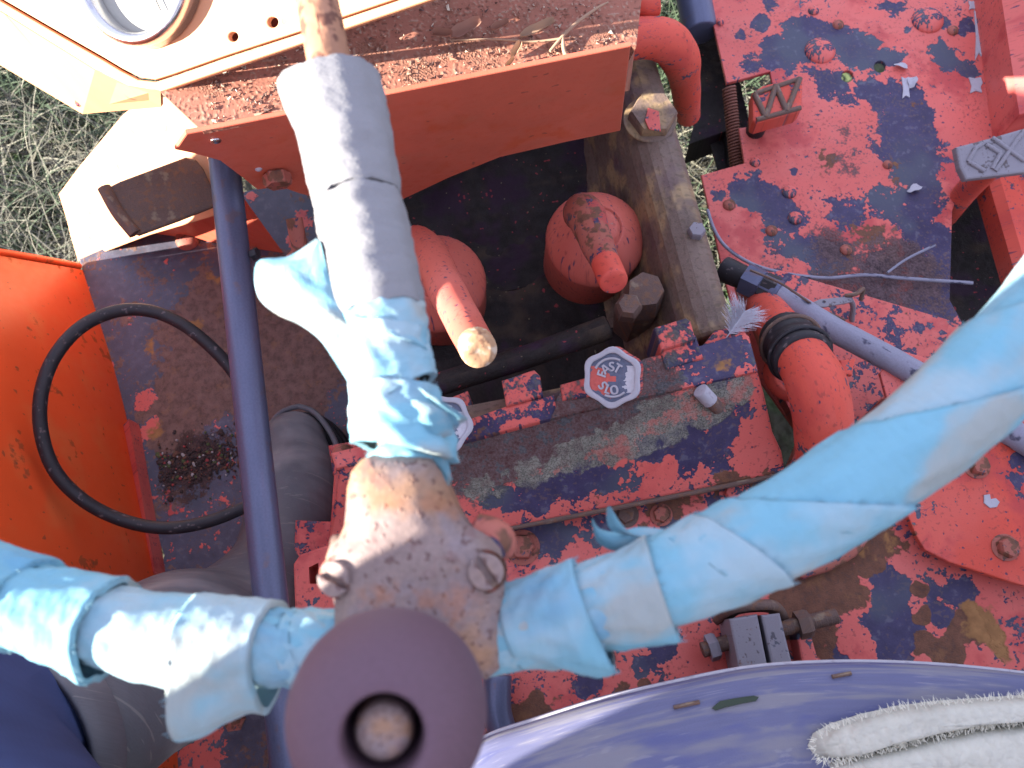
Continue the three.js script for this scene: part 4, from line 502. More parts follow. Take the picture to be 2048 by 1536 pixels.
// --- right pedals
{
  const s = Surf.y(0.06), t = thing('foot_pedal', 'small rusty red pedal block with a zigzag tread on the right footboard', 'pedal', 'foot pedals');
  const pad = part('pedal_pad', plate(s, [[1505, 184], [1526, 170], [1600, 153], [1606, 160], [1604, 214], [1596, 222], [1514, 245], [1506, 240]], 0.026, { bevel: 0.003 }), M.redPipe, t);
  const z = [[1509, 190], [1531, 236], [1551, 172], [1573, 224], [1599, 158]]; for (let i = 0; i < 4; i++) part('tread_ridge', sweep([s.at(...z[i], 0.001), s.at(...z[i + 1], 0.001)], 0.0036, { seg: 10, sub: 2 }), M.rustBrown, t);
  for (const q of [[[1509, 188], [1599, 158]], [[1513, 240], [1601, 216]]]) part('tread_ridge', sweep(q.map((a) => s.at(...a, 0.0005)), 0.003, { seg: 10, sub: 2 }), M.rustBrown, t);
  part('pedal_stem', sweep([s.at(1528, 205, -0.02), s.at(1535, 200, -0.09), s.at(1530, 190, -0.14)], 0.012, { seg: 12 }), M.black, t);
}
{
  const s = new Surf(atY(1980, 305, 0.11), V(-0.05, 0.95, 0.25)), t = thing('foot_pedal', 'worn grey pedal pad with diamond tread beside the red side channel', 'pedal', 'foot pedals');
  part('pedal_pad', plate(s, [[1912, 294], [1980, 276], [2070, 250], [2120, 236], [2120, 330], [2050, 345], [1932, 359], [1920, 335]], 0.012, { bevel: 0.0025 }), M.greySteel, t);
  const q = [[[1936, 324], [1950, 298]], [[1950, 298], [1964, 288]], [[1936, 324], [1968, 342]], [[1972, 290], [2000, 306]], [[2000, 306], [1984, 338]], [[1984, 276], [2048, 322]], [[1990, 342], [2030, 285]], [[2030, 285], [2048, 262]], [[2050, 322], [2090, 250]]];
  for (const a of q) part('tread_ridge', sweep(a.map((b) => s.at(...b, 0.0004)), 0.0026, { seg: 8, sub: 2 }), M.greySteel, t);
  part('pedal_stem', sweep([s.at(2010, 310, -0.01), s.at(2020, 330, -0.09), s.at(2030, 360, -0.16)], 0.014, { seg: 14 }), M.redPipe, t);
}
// --- coil spring beside the right footboard
{
  const a = atY(1458, 176, 0.0), b = atY(1474, 338, -0.04), d = b.clone().sub(a), u = V(1, 0, 0), w = d.clone().normalize().cross(u).normalize(), pts = [];
  for (let i = 0; i <= 27 * 8; i++) { const t = i / (27 * 8), th = i / 8 * Math.PI * 2; pts.push(a.clone().addScaledVector(d, t).addScaledVector(u, 0.0082 * Math.cos(th)).addScaledVector(w, 0.0082 * Math.sin(th))); }
  solo('coil_spring', join([sweep(pts, 0.0017, { seg: 6, sub: 1 }), sweep([a, b], 0.0045, { seg: 8, sub: 2 })]), M.spring, 'rusty coil spring stretched along the edge of the right footboard', 'spring');
}
// --- red return pipe with its clamp
{
  const t = thing('coolant_pipe', 'bent red pipe with a dark hose clamp beside the selector housing', 'pipe');
  part('pipe_end', sweep([atY(1505, 570, 0.06), atY(1532, 622, 0.12), atY(1556, 655, 0.165), atY(1590, 700, 0.20)], [0.020, 0.0205, 0.021, 0.0215], { seg: 24 }), M.redPipe, t);
  part('elbow', sweep([atY(1588, 700, 0.195), atY(1612, 728, 0.215), atY(1632, 768, 0.222), atY(1645, 830, 0.212), atY(1648, 890, 0.19), atY(1650, 960, 0.155), atY(1652, 1020, 0.12)], [0.0225, 0.024, 0.0255, 0.0255, 0.025, 0.0245, 0.024], { seg: 28 }), M.redPipe, t);
  part('rubber_sleeve', sweep([atY(1570, 672, 0.18), atY(1588, 694, 0.197), atY(1606, 718, 0.213)], [0.0248, 0.0258, 0.0262], { seg: 26, rf: (q) => 1 + 0.03 * Math.sin(q * 22) }), M.black, t);
  const ring = (x, y, yy, r, x2, y2, y3) => { const c = atY(x, y, yy), ax = atY(x2, y2, y3).sub(c).normalize(), s = new Surf(c, ax); return sweep(Array.from({ length: 20 }, (_, i) => s.pt(r * Math.cos(i * 0.31416), r * Math.sin(i * 0.31416))), 0.0022, { closed: true, seg: 8, sub: 2 }); };
  part('clamp_wire', ring(1582, 686, 0.19, 0.0272, 1600, 710, 0.208), M.rustBrown, t); part('clamp_wire', ring(1600, 709, 0.207, 0.0275, 1615, 730, 0.22), M.black, t);
  part('pipe_collar', sweep([atY(1652, 935, 0.168), atY(1652, 985, 0.142)], [0.0262, 0.0265], { seg: 26, sub: 3 }), M.redWorn, t);
  part('flange', lathe([[0.032, -0.004], [0.033, 0], [0.032, 0.004], [0.022, 0.004], [0.022, -0.004], [0.032, -0.004]], atY(1598, 750, 0.17), V(-0.5, 0.5, 0.7), 30), M.redPipe, t);
  part('clamp_ear', plate(Surf.y(0.2), [[1680, 720], [1712, 716], [1704, 750], [1684, 748]], 0.006), M.redPipe, t);
}
// --- hydraulic hose with hexagon fittings
{
  const t = thing('hydraulic_hose', 'scuffed blue-grey hydraulic hose with hexagon fittings', 'hose');
  const p = [[1448, 538, 0.11], [1500, 561, 0.12], [1545, 583, 0.125], [1600, 618, 0.128], [1660, 655, 0.13], [1740, 697, 0.135], [1840, 752, 0.14], [1960, 826, 0.15], [2080, 900, 0.16]].map((a) => atY(...a));
  part('hose', sweep(p.slice(2), 0.0125, { seg: 22, rf: (q, a) => 1 + 0.02 * n2(q * 20, a) }), M.hose, t);
  part('fitting', sweep([p[0], p[1]], [0.0140, 0.0125], { seg: 20, sub: 3 }), M.black, t);
  const d = p[2].clone().sub(p[1]).normalize(); part('nut', prism(6, 0.0178, 0.019, p[1].clone().addScaledVector(d, -0.006), d, 0.3, 0.05), M.steelBlue, t); part('nut', prism(6, 0.0162, 0.015, p[1].clone().addScaledVector(d, 0.014), d, 0.75, 0.05), M.black, t);
  part('ferrule', sweep([p[1].clone().addScaledVector(d, 0.012), p[2].clone().addScaledVector(d, 0.006)], 0.0142, { seg: 20, sub: 2 }), M.steelBlue, t);
}
// --- wires, cable and small fittings
solo('wire', sweep([[1415, 420, 0.01], [1428, 458, 0.012], [1450, 492, 0.016], [1500, 526, 0.022], [1560, 545, 0.016], [1620, 554, 0.012], [1660, 556, 0.01], [1730, 550, 0.009], [1800, 556, 0.009], [1870, 561, 0.009], [1945, 566, 0.006]].map((a) => atY(...a)), 0.0022, { seg: 8 }), M.hose, 'thin grey wire curving over the right footboard', 'wire');
solo('wire', sweep([[1500, 540, 0.15], [1560, 566, 0.155], [1600, 592, 0.15], [1630, 612, 0.13], [1690, 640, 0.07]].map((a) => atY(...a)), 0.0012, { seg: 6 }), M.rustBrown, 'hair-thin rusty wire lying along the hose', 'wire');
solo('wire', sweep([[1775, 545, 0.012], [1810, 520, 0.012], [1870, 490, 0.012]].map((a) => atY(...a)), 0.0016, { seg: 6 }), M.hose, 'short straw-thin wire end poking from the dirt', 'wire');
{ const t = thing('metal_tab', 'thin bare metal tab with a hole beside the hose', 'bracket'); part('tab', plate(Surf.y(0.085), [[1624, 605], [1640, 598], [1702, 592], [1704, 604], [1650, 614], [1628, 613]], 0.0025, { holes: [Array.from({ length: 10 }, (_, i) => [1648 + 5 * Math.cos(i * 0.628), 604 + 4 * Math.sin(i * 0.628)])], bevel: 0.0006 }), M.greySteel, t);
  part('tab_leg', sweep([atY(1700, 598, 0.083), atY(1706, 612, 0.07), atY(1704, 640, 0.05), atY(1706, 650, 0.04)], 0.003, { seg: 8 }), M.greySteel, t); part('tab_twist', sweep([atY(1690, 592, 0.084), atY(1712, 588, 0.087), atY(1726, 578, 0.08), atY(1722, 600, 0.07)], 0.0025, { seg: 8 }), M.rustBrown, t); }
solo('cable_loop', sweep([[520, 830, 0.765], [470, 748, 0.77], [425, 697, 0.772], [365, 649, 0.775], [300, 622, 0.775], [235, 622, 0.77], [165, 652, 0.76], [110, 712, 0.745], [82, 790, 0.735], [84, 872, 0.735], [112, 945, 0.74], [170, 1003, 0.75], [250, 1042, 0.76], [335, 1056, 0.765], [420, 1042, 0.77], [500, 1010, 0.775]].map((a) => atD(...a)), 0.0062, { seg: 14 }), M.black, 'black cable bent into a loop against the orange fender', 'cable');
// --- white feather caught between housing and pipe
{
  const t = thing('feather', 'small white downy feather caught beside the red pipe', 'feather'), a = atY(1458, 668, 0.214), b = atY(1490, 622, 0.232), d = b.clone().sub(a), n = V(0.1, 1, 0.2).normalize(), s = d.clone().normalize().cross(n).normalize(), gs = [];
  for (let i = 0; i < 340; i++) { const q = Math.pow(rnd(), 0.8), sd = rnd() > 0.5 ? 1 : -1, L = (0.020 + 0.005 * rnd()) * Math.sin(0.5 + 2.3 * (1 - q)) , o = a.clone().addScaledVector(d, q), e = o.clone().addScaledVector(s, sd * L * rr(0.35, 0.95)).addScaledVector(d.clone().normalize(), L * rr(0.25, 0.9)).addScaledVector(n, rr(-0.004, 0.006)), w = s.clone().cross(n).multiplyScalar(0.0004); gs.push(gridGeo(1, 2, (u, v) => ({ p: o.clone().lerp(e, v).addScaledVector(w, (u - 0.5) * (2 - 1.7 * v)).addScaledVector(n, 0.003 * v * (1 - v)), u, v }))); }
  part('vane', join(gs), M.feather, t); part('quill', sweep([a.clone().addScaledVector(d, -0.25), a, b], [0.0006, 0.0005, 0.0002], { seg: 6 }), M.feather, t);
}
// --- chaff, leaf scraps and a forked twig on the dashboard ledge
{
  const P = (x, y, h = 0.001) => SLedge.at(x, y, h), gs = [];
  for (let i = 0; i < 1100; i++) {
    const x = rr(420, 1250), f = Math.pow(rnd(), 1.0), yb = 262 - (x - 405) * 0.198 - 6, yt = Math.max(6, 175 - (x - 321) * 0.34), y = lerp(yt, yb, f); if (x < 720 && x > 560 && y > 150) continue; if (n2(x * 0.02, y * 0.03) + 0.5 * rnd() < 0.12) continue;
    const p = P(x, y, 0.0012), L = rr(0.0006, 0.0017) * (rnd() > 0.95 ? 2 : 1), g = new THREE.TetrahedronGeometry(L, 0); g.scale(rr(0.6, 2.2), rr(0.3, 0.8), rr(0.5, 1)); g.rotateY(rr(0, 6.28)); g.translate(p.x, p.y, p.z); const c = rnd(), k = rr(0.7, 1.2), col = c < 0.35 ? [0.42 * k, 0.27 * k, 0.19 * k] : c < 0.7 ? [0.26 * k, 0.11 * k, 0.07 * k] : c < 0.9 ? [0.10 * k, 0.05 * k, 0.04 * k] : [0.52 * k, 0.44 * k, 0.34 * k], n = g.attributes.position.count, a = new Float32Array(n * 3); for (let q = 0; q < n; q++) a.set(col, q * 3); g.setAttribute('color', new THREE.BufferAttribute(a, 3)); gs.push(g);
  }
  const ch = part('chaff', mergeGeometries(gs), M.chaff, scene); ch.userData = { kind: 'stuff', label: 'chaff and crumbs scattered over the dashboard ledge', category: 'chaff' };
  solo('twig', join([sweep([P(1100, 108, 0.003), P(1124, 84, 0.006), P(1150, 62, 0.008), P(1195, 26, 0.006), P(1215, 12, 0.004)], [0.0013, 0.0013, 0.0013, 0.001, 0.0006], { seg: 7 }), sweep([P(1124, 84, 0.006), P(1128, 108, 0.003), P(1134, 118, 0.002)], [0.0012, 0.0016, 0.0018], { seg: 7 }), sweep([P(900, 84, 0.002), P(980, 84, 0.003), P(1070, 88, 0.003), P(1124, 86, 0.005)], [0.0005, 0.0008, 0.0009, 0.001], { seg: 6 })]), M.twig, 'forked dry twig lying on the dusty dashboard ledge', 'twig');
  const leaf = (x, y, w, h, rot, label, m = M.leaf) => { const c = P(x, y, 0.002); solo('leaf_scrap', gridGeo(6, 6, (i, j) => { const a = (i - 0.5) * w, b = (j - 0.5) * h * (1 - 0.7 * Math.abs(2 * i - 1)) * (1 + 0.3 * Math.sin(9 * i)), lift = 0.004 * Math.pow(2 * j - 1, 2) + 0.004 * i; return { p: c.clone().addScaledVector(SLedge.u, a * Math.cos(rot) - b * Math.sin(rot)).addScaledVector(SLedge.v, a * Math.sin(rot) + b * Math.cos(rot)).addScaledVector(SLedge.n, lift), u: i, v: j }; }), m, label, 'leaf', 'leaf scraps on the dashboard ledge'); };
  leaf(932, 68, 0.026, 0.014, 0.3, 'curled reddish leaf scrap at the tail of the twig'); leaf(1075, 68, 0.028, 0.010, 0.25, 'pale flat leaf scrap under the forked twig', M.twig); leaf(1032, 110, 0.012, 0.007, 0.8, 'tiny pale leaf crumb below the twig', M.twig); leaf(885, 78, 0.016, 0.010, -0.5, 'small crumpled leaf scrap beside the curled reddish leaf'); leaf(1000, 62, 0.014, 0.008, 0.1, 'small dark leaf scrap between the twig and the curled leaf'); leaf(1020, 136, 0.009, 0.004, 0.6, 'pale straw chip at the edge of the ledge', M.twig);
}
// ------------------------------------------------------------------ steering wheel: wrapped rim, clamped spinner knob, foam-covered spoke
{
  const C0 = V(-0.01743, 0.65536, -0.32264), RAD = 0.31654, N = V(0, 0.99991, 0.01373), E1 = V(1, 0, 0), E2 = V(0, -0.01373, 0.99991);
  const t = thing('steering_wheel', 'steering wheel wrapped in pale blue cloth with a spinner knob clamped on its rim', 'steering wheel');
  const rim = (phi) => { const a = phi * Math.PI / 180, e = E1.clone().multiplyScalar(Math.cos(a)).addScaledVector(E2, Math.sin(a)); return { p: C0.clone().addScaledVector(e, RAD), a: e, b: N }; };
  part('rim', sweep(Array.from({ length: 72 }, (_, i) => rim(i * 5).p), 0.0095, { closed: true, seg: 16, sub: 2 }), M.black, t);
  // a turn of cloth strip: t0..t1 along the path, radius r0..r1, slanted edges, thickness showing at the loose edge
  const threads = [];
  function band(frame, t0, t1, r0, r1, { skew = 0, ph = 0, bulge = 0, bth = 0, bw = 0.7, b0 = 0, seed = 0, wr = 0.0007, loose = 0.0, mat = M.cloth, k = 1, flat = 1, skew1 = null, name = 'cloth_turn' } = {}) {
    const nj = 22, ni = 56, L = Math.abs(t1 - t0);
    const g = gridGeo(ni, nj + 2, (i, jj) => {
      let j = Math.round(jj * (nj + 2)) - 1, inset = 0; if (j < 0) { j = 0; inset = 0.0022; } if (j > nj) { j = nj; inset = 0.0022; } const q = j / nj, th = i * Math.PI * 2;
      const sk = lerp(skew, skew1 === null ? skew : skew1, q), tt = lerp(t0, t1, q) + sk * Math.cos(th - ph), f = frame(tt);
      let r = 0.92 * lerp(r0, r1, Math.pow(q, 1.3)) - inset; const dth = Math.atan2(Math.sin(th - bth), Math.cos(th - bth)); r += bulge * Math.exp(-(dth * dth) / (bw * bw)) * lerp(b0, 1, sm(0.1, 1, q));
      const cx = Math.cos(th), sx = Math.sin(th); r += wr * (fbm(q * 2.2 + seed, cx * 1.3 + sx * 2.1 + seed * 3, 3) * 1.2 + 0.8 * n2(q * 1.2 + th * 0.0 + cx * 3 + seed, sx * 3.5 + q * 4)) + loose * sm(0.55, 1, q);
      return { p: f.p.clone().addScaledVector(f.a, cx * r).addScaledVector(f.b, sx * r * flat), u: tt * k * 4 + seed * 0.37, v: i * 0.10 * 4 + seed * 0.21 };
    }, true);
    if (loose >= 0) for (let n = 0; n < 46; n++) { const th = rnd() * Math.PI, tt = t1 + (skew1 === null ? skew : skew1) * Math.cos(th - ph), f = frame(tt), f2 = frame(tt + 0.3 * Math.sign(t1 - t0)), dth = Math.atan2(Math.sin(th - bth), Math.cos(th - bth)), r = 0.92 * r1 + bulge * Math.exp(-(dth * dth) / (bw * bw)), o = f.p.clone().addScaledVector(f.a, Math.cos(th) * r).addScaledVector(f.b, Math.sin(th) * r * flat), d = f2.p.clone().sub(f.p).normalize().addScaledVector(f.a, rr(-0.5, 0.5)).addScaledVector(f.b, rr(-0.4, 0.5)).normalize(), L = rr(0.0006, 0.0024), w = d.clone().cross(N).normalize().multiplyScalar(0.00013); threads.push(gridGeo(1, 2, (u, v) => ({ p: o.clone().addScaledVector(d, L * v).addScaledVector(N, -0.0004 * v * v).addScaledVector(w, (u - 0.5) * 2 * (1 - 0.6 * v)), u: u * 0.01, v: v * 0.01 }))); }
    return part(name, g, mat, t);
  }
  const kk = RAD * Math.PI / 180; // degrees of rim to metres
  band(rim, 91, 28, 0.0138, 0.0146, { seed: 31, k: kk, wr: 0.0006 }); band(rim, 98, 134, 0.0118, 0.0142, { seed: 32, k: kk, wr: 0.0006 });
  // right side, from the clamp outwards
  band(rim, 91.5, 87.6, 0.0135, 0.0140, { seed: 1, k: kk, wr: 0.0004 });
  band(rim, 89.3, 84.9, 0.0140, 0.0166, { seed: 2, k: kk, bulge: 0.0045, bth: 0.1, bw: 0.8, skew: 0.5, ph: 2.0, wr: 0.0009 });
  band(rim, 86.0, 80.9, 0.0138, 0.0158, { seed: 3, k: kk, bulge: 0.0028, bth: -0.1, skew: 0.5, ph: 1.2 });
  band(rim, 82.0, 76.2, 0.0142, 0.0168, { seed: 4, k: kk, skew: -0.6, skew1: -1.5, wr: 0.0005 });
  band(rim, 78.6, 71.4, 0.0150, 0.0170, { seed: 5, k: kk, skew: -1.5, skew1: -4.4, wr: 0.0005 });
  band(rim, 74.2, 61.8, 0.0154, 0.0176, { seed: 6, k: kk, skew: -4.4, skew1: -5.8, wr: 0.0006 });
  band(rim, 64.6, 52.5, 0.0158, 0.0182, { seed: 7, k: kk, skew: -5.8, skew1: -4.5, wr: 0.0006 });
  band(rim, 55.5, 40.0, 0.0162, 0.0176, { seed: 9, k: kk, skew: -4.5, skew1: -3, wr: 0.0006 });
  // left side
  band(rim, 98.0, 101.2, 0.0118, 0.0124, { seed: 11, k: kk, skew: 0.5, ph: 2.2, wr: 0.0005 });
  band(rim, 100.2, 103.0, 0.0122, 0.0126, { seed: 12, k: kk, skew: 0.9, ph: 2.4, wr: 0.0005 });
  band(rim, 102.5, 106.9, 0.0150, 0.0156, { seed: 13, k: kk, bulge: 0.0150, bth: -0.15, bw: 0.5, b0: 0.38, skew: 0.35, ph: 1.3, wr: 0.0006 });
  band(rim, 112.2, 106.6, 0.0132, 0.0146, { seed: 14, k: kk, bulge: 0.0012, bth: 0.2, skew: 0.3, ph: 1.2 });
  band(rim, 117.6, 111.8, 0.0140, 0.0162, { seed: 15, k: kk, bulge: 0.0022, bth: 0.1, skew: 0.4, ph: 1.4, wr: 0.0011 });
  band(rim, 123.0, 116.6, 0.0145, 0.0158, { seed: 16, k: kk, skew: 0.8, ph: 1.4, wr: 0.0011 });
  band(rim, 133.0, 121.0, 0.0145, 0.0155, { seed: 17, k: kk, skew: 1.2, ph: 1.4 });
  // torn cloth tip standing up on the right
  const tip = (pts, w, n2p) => { const c = new THREE.CatmullRomCurve3(pts); part('cloth_end', gridGeo(8, 16, (i, j) => { const p = c.getPoint(j), ww = w * (1 - 0.85 * Math.pow(j, 1.5)); return { p: p.addScaledVector(n2p, (i - 0.5) * ww).addScaledVector(N, 0.003 * Math.cos((i - 0.5) * 3)), u: i * 0.1, v: j * 0.2 }; }), M.cloth, t); };
  tip([atD(1320, 1085, 0.248), atD(1270, 1078, 0.249), atD(1225, 1082, 0.250), atD(1195, 1068, 0.249), atD(1184, 1040, 0.247)], 0.0085, atD(1200, 1090, 0.25).sub(atD(1210, 1050, 0.25)).normalize());
  tip([atD(1275, 1075, 0.248), atD(1245, 1065, 0.247), atD(1228, 1045, 0.245), atD(1218, 1015, 0.243)], 0.0085, atD(1250, 1070, 0.25).sub(atD(1200, 1060, 0.25)).normalize());
  // spoke
  const sp = [[845, 1235, 0.243], [838, 1100, 0.246], [822, 960, 0.248], [786, 760, 0.254], [748, 560, 0.262], [712, 380, 0.271], [680, 220, 0.280], [650, 80, 0.289], [632, -10, 0.295], [596, -190, 0.310], [575, -300, 0.318]].map((a) => atD(...a));
  const sc = new THREE.CatmullRomCurve3(sp, false, 'centripetal');
  const spoke = (q) => { const p = sc.getPointAt(Math.min(1, Math.max(0, q))), T = sc.getTangentAt(Math.min(1, Math.max(0, q))).normalize(), a = T.clone().cross(N).normalize(); return { p, a, b: a.clone().cross(T) }; };
  const qOf = (px, py) => { let best = 0, bd = 1e9; for (let i = 0; i <= 400; i++) { const p = sc.getPointAt(i / 400).sub(CAM), z = p.dot(FW), x = 1024 + FPX * p.dot(RT) / z, y = 768 - FPX * p.dot(UPV) / z, dd = Math.hypot(x - px, y - py); if (dd < bd) { bd = dd; best = i / 400; } } return best; };
  part('spoke_rod', sweep(sp, [0.0082, 0.0082, 0.0082, 0.0082, 0.0082, 0.0080, 0.0080, 0.0078, 0.0078, 0.0078, 0.0078], { seg: 18, rf: (q, a) => 1 + 0.03 * n2(q * 30, a) }), M.rodRust, t);
  part('wheel_hub', lathe([[0, -0.06], [0.03, -0.05], [0.04, -0.01], [0.036, 0.01], [0.02, 0.016], [0, 0.017]], C0, N, 32), M.black, t);
  for (const [a] of [[215], [330]]) { const f = rim(a); part('spoke_rod', sweep([C0, C0.clone().lerp(f.p, 0.5).addScaledVector(N, -0.006), f.p], 0.008, { seg: 14 }), M.rodRust, t); }
  part('spoke_rod', sweep([sp[10], C0.clone().lerp(sp[10], 0.4), C0], 0.0078, { seg: 14 }), M.rodRust, t);
  // foam pipe lagging, two lengths with torn ends and a lifted corner
  const foam = (px0, px1, r0, r1, ragged, seed2, notch) => { const qa = qOf(...px0), qb = qOf(...px1), nj = 40, ni = 60; part('foam_sleeve', gridGeo(ni, nj + 4, (i, jj) => { let J = Math.round(jj * (nj + 4)) - 2, ins = 0; if (J < 0) { ins = J === -2 ? 0.0065 : 0.0; J = 0; } if (J > nj) { ins = J === nj + 2 ? 0.0065 : 0.0; J = nj; } const q = J / nj, th = i * Math.PI * 2, end = 0.0055 * ragged * (fbm(Math.cos(th) * 1.6 + seed2, Math.sin(th) * 1.6, 3)); let tt = lerp(qa, qb, q) + end * (2 * q - 1) + (notch ? notch * Math.pow(Math.max(0, -Math.cos(th)), 3) * Math.pow(q, 6) : 0); const f = spoke(tt); const r = lerp(r0, r1, q) - ins + 0.0008 * fbm(q * 5 + seed2, Math.cos(th) * 2 + Math.sin(th) * 3.3, 4) - 0.0006 * Math.pow(Math.abs(2 * q - 1), 8) + (notch ? 0.0042 * Math.pow(Math.max(0, -Math.cos(th - 0.3)), 2) * Math.pow(q, 5) : 0); return { p: f.p.clone().addScaledVector(f.a, Math.cos(th) * r).addScaledVector(f.b, Math.sin(th) * r), u: q * 0.6 + seed2, v: i * 0.45 }; }, true), M.foam, t); };
  foam([768, 630], [717, 410], 0.0150, 0.0152, 1, 1, 0);
  foam([717, 404], [665, 175], 0.0152, 0.0168, 1.3, 4, 0.014);
  // cloth on the lower spoke
  band(spoke, qOf(822, 985), qOf(815, 890), 0.0118, 0.0132, { seed: 21, k: 0.5, skew: 0.006, ph: 0.5, wr: 0.0009 });
  band(spoke, qOf(818, 905), qOf(795, 775), 0.0172, 0.0150, { seed: 22, k: 0.5, skew: 0.02, ph: 3.0, skew1: 0.012, wr: 0.0012 });
  band(spoke, qOf(800, 800), qOf(770, 660), 0.0150, 0.0148, { seed: 23, k: 0.5, skew: -0.02, ph: 3.1, skew1: 0.012, wr: 0.0010 });
  band(spoke, qOf(775, 690), qOf(755, 590), 0.0150, 0.0156, { seed: 24, k: 0.5, skew: 0.02, ph: 3.1, skew1: 0.022, wr: 0.0008 });
  // loose flap standing off to the left, and pointed tails on the right
  const patch = (corners, nu, nv, bul) => part('cloth_flap', gridGeo(nu, nv, (i, j) => { const p = corners[0].clone().lerp(corners[1], i).lerp(corners[3].clone().lerp(corners[2], i), j); return { p: p.addScaledVector(N, bul * Math.sin(Math.PI * i) * Math.sin(Math.PI * (0.15 + 0.7 * j)) + 0.001 * n2(i * 4, j * 4)), u: i * 0.25, v: j * 0.25 }; }), M.cloth, t);
  const flap = new THREE.CatmullRomCurve3([[634, 478, 0.262], [575, 512, 0.262], [518, 524, 0.263], [508, 560, 0.264], [520, 600, 0.263], [556, 630, 0.262], [600, 650, 0.261], [640, 680, 0.259], [668, 720, 0.257]].map((a) => atD(...a))), root = new THREE.CatmullRomCurve3([[640, 482, 0.256], [655, 540, 0.254], [668, 580, 0.252], [690, 615, 0.250], [700, 640, 0.249], [705, 660, 0.248], [705, 690, 0.247], [703, 720, 0.247], [700, 770, 0.247]].map((a) => atD(...a)));
  part('cloth_flap', gridGeo(14, 30, (i, j) => { const p = flap.getPoint(j).lerp(root.getPoint(j), i); return { p: p.addScaledVector(N, 0.006 * Math.sin(Math.PI * i) * Math.sin(Math.PI * j) + 0.0012 * n2(i * 3, j * 6)), u: i * 0.3, v: j * 0.5 }; }), M.cloth, t);
  patch([atD(835, 775, 0.238), atD(905, 815, 0.241), atD(938, 838, 0.243), atD(912, 858, 0.243)], 10, 8, 0.002);
  patch([atD(822, 800, 0.238), atD(910, 822, 0.242), atD(905, 870, 0.243), atD(835, 900, 0.240)], 10, 10, 0.003);
  patch([atD(840, 880, 0.240), atD(888, 882, 0.243), atD(905, 960, 0.244), atD(893, 985, 0.244)], 8, 10, 0.002);
  { const th = part('loose_threads', join(threads), M.cloth, t); th.userData.kind = 'stuff'; }
  // cast clamp
  const S = new Surf(atD(830, 1150, 0.229), N.clone().addScaledVector(E2, 0.10), RT);
  const out = [[714, 916], [738, 906], [770, 901], [805, 900], [838, 903], [860, 914], [876, 938], [892, 975], [908, 1012], [926, 1042], [950, 1058], [978, 1074], [999, 1098], [1006, 1135], [1007, 1190], [1006, 1250], [1005, 1310], [996, 1345], [970, 1366], [935, 1352], [880, 1330], [820, 1330], [760, 1328], [700, 1318], [668, 1300], [660, 1260], [660, 1215], [655, 1180], [650, 1145], [642, 1118], [650, 1092], [668, 1078], [680, 1052], [684, 1015], [686, 975], [694, 942]];
  const o2 = out.map((a) => S.px(...a)), cc = o2.reduce((a, b) => a.add(b), new THREE.Vector2()).divideScalar(o2.length), K = 14;
  part('knob_clamp', gridGeo(out.length, K + 3, (i, jj) => { const J = Math.round(jj * (K + 3)), p2 = o2[Math.round(i * out.length) % out.length]; let q, h; if (J < 3) { q = 1; h = -0.024 + 0.008 * J; if (J === 2) h = -0.006; } else { q = 1 - (J - 3) / K; h = 0.0075 * Math.pow(1 - Math.pow(q, 3.2), 0.75) - 0.005 * Math.pow(q, 8); } const a = cc.x + (p2.x - cc.x) * q, b = cc.y + (p2.y - cc.y) * q; h += 0.0007 * n2(a * 90, b * 90) * (q < 0.98 ? 1 : 0); return { p: S.pt(a, b, h), u: a * 7 + 0.43, v: b * 7 + 0.57 }; }, true), M.clampRust, t);
  // recess waist and lugs behind
  part('clamp_lug', sweep([S.at(650, 1098, -0.010), S.at(690, 1096, -0.010)], [0.0042, 0.0045], { seg: 14, sub: 3 }), M.clampRust, t);
  part('clamp_lug', sweep([S.at(940, 1060, -0.012), S.at(985, 1078, -0.012), S.at(1000, 1110, -0.014)], [0.0055, 0.0062, 0.005], { seg: 14, sub: 4 }), M.rustBolt, t);
  const screw = (x, y, r, rot, tilt) => { const c = S.at(x, y, 0.0034), s = new Surf(c, S.n.clone().add(tilt).normalize(), RT), seg = (sgn) => { const sh = new THREE.Shape(), a0 = Math.asin(0.2); sh.absarc(0, 0, r, a0, Math.PI - a0, false); const g = plateShape(new Surf(s.pt(0, 0, 0.0030), s.n, s.u.clone().multiplyScalar(Math.cos(rot) * sgn).addScaledVector(s.v, Math.sin(rot) * sgn)), sh, 0.0022, 0.0004); return g; };
    part('slotted_screw', join([lathe([[r * 1.0, -0.006], [r * 1.0, 0.0009], [0, 0.0009]], c, s.n, 24), seg(1), seg(-1)]), M.clampRust, t); part('screw_seat', lathe([[r * 1.22, -0.004], [r * 1.22, 0.0002], [r * 1.02, -0.0008], [r * 1.02, -0.004]], c, s.n, 24), M.rustBolt, t); };
  screw(682, 1154, 0.0050, 0.35 - 0.75, V(-0.35, 0, 0.1)); screw(972, 1142, 0.0050, -0.95, V(0.15, 0, 0.05));
  // spinner knob
  const kb = atD(797, 1325, 0.226), kt = atD(765, 1476, 0.150), ax = kt.clone().sub(kb).normalize(), Lk = kt.distanceTo(kb);
  part('knob_stem', lathe([[0.011, -0.012], [0.0105, 0.02], [0.009, Lk * 0.5]], kb, ax, 24), M.clampRust, t);
  part('spinner_knob', lathe([[0.009, Lk * 0.42], [0.014, Lk * 0.44], [0.0185, Lk * 0.52], [0.0205, Lk * 0.62], [0.0212, Lk * 0.70], [0.0208, Lk * 0.79], [0.0194, Lk * 0.87], [0.0168, Lk * 0.935], [0.0135, Lk * 0.975], [0.0105, Lk * 0.995], [0.0086, Lk], [0.0080, Lk * 0.992], [0.0077, Lk * 0.97], [0.0076, Lk * 0.70], [0, Lk * 0.70]], kb, ax, 56), M.knob, t);
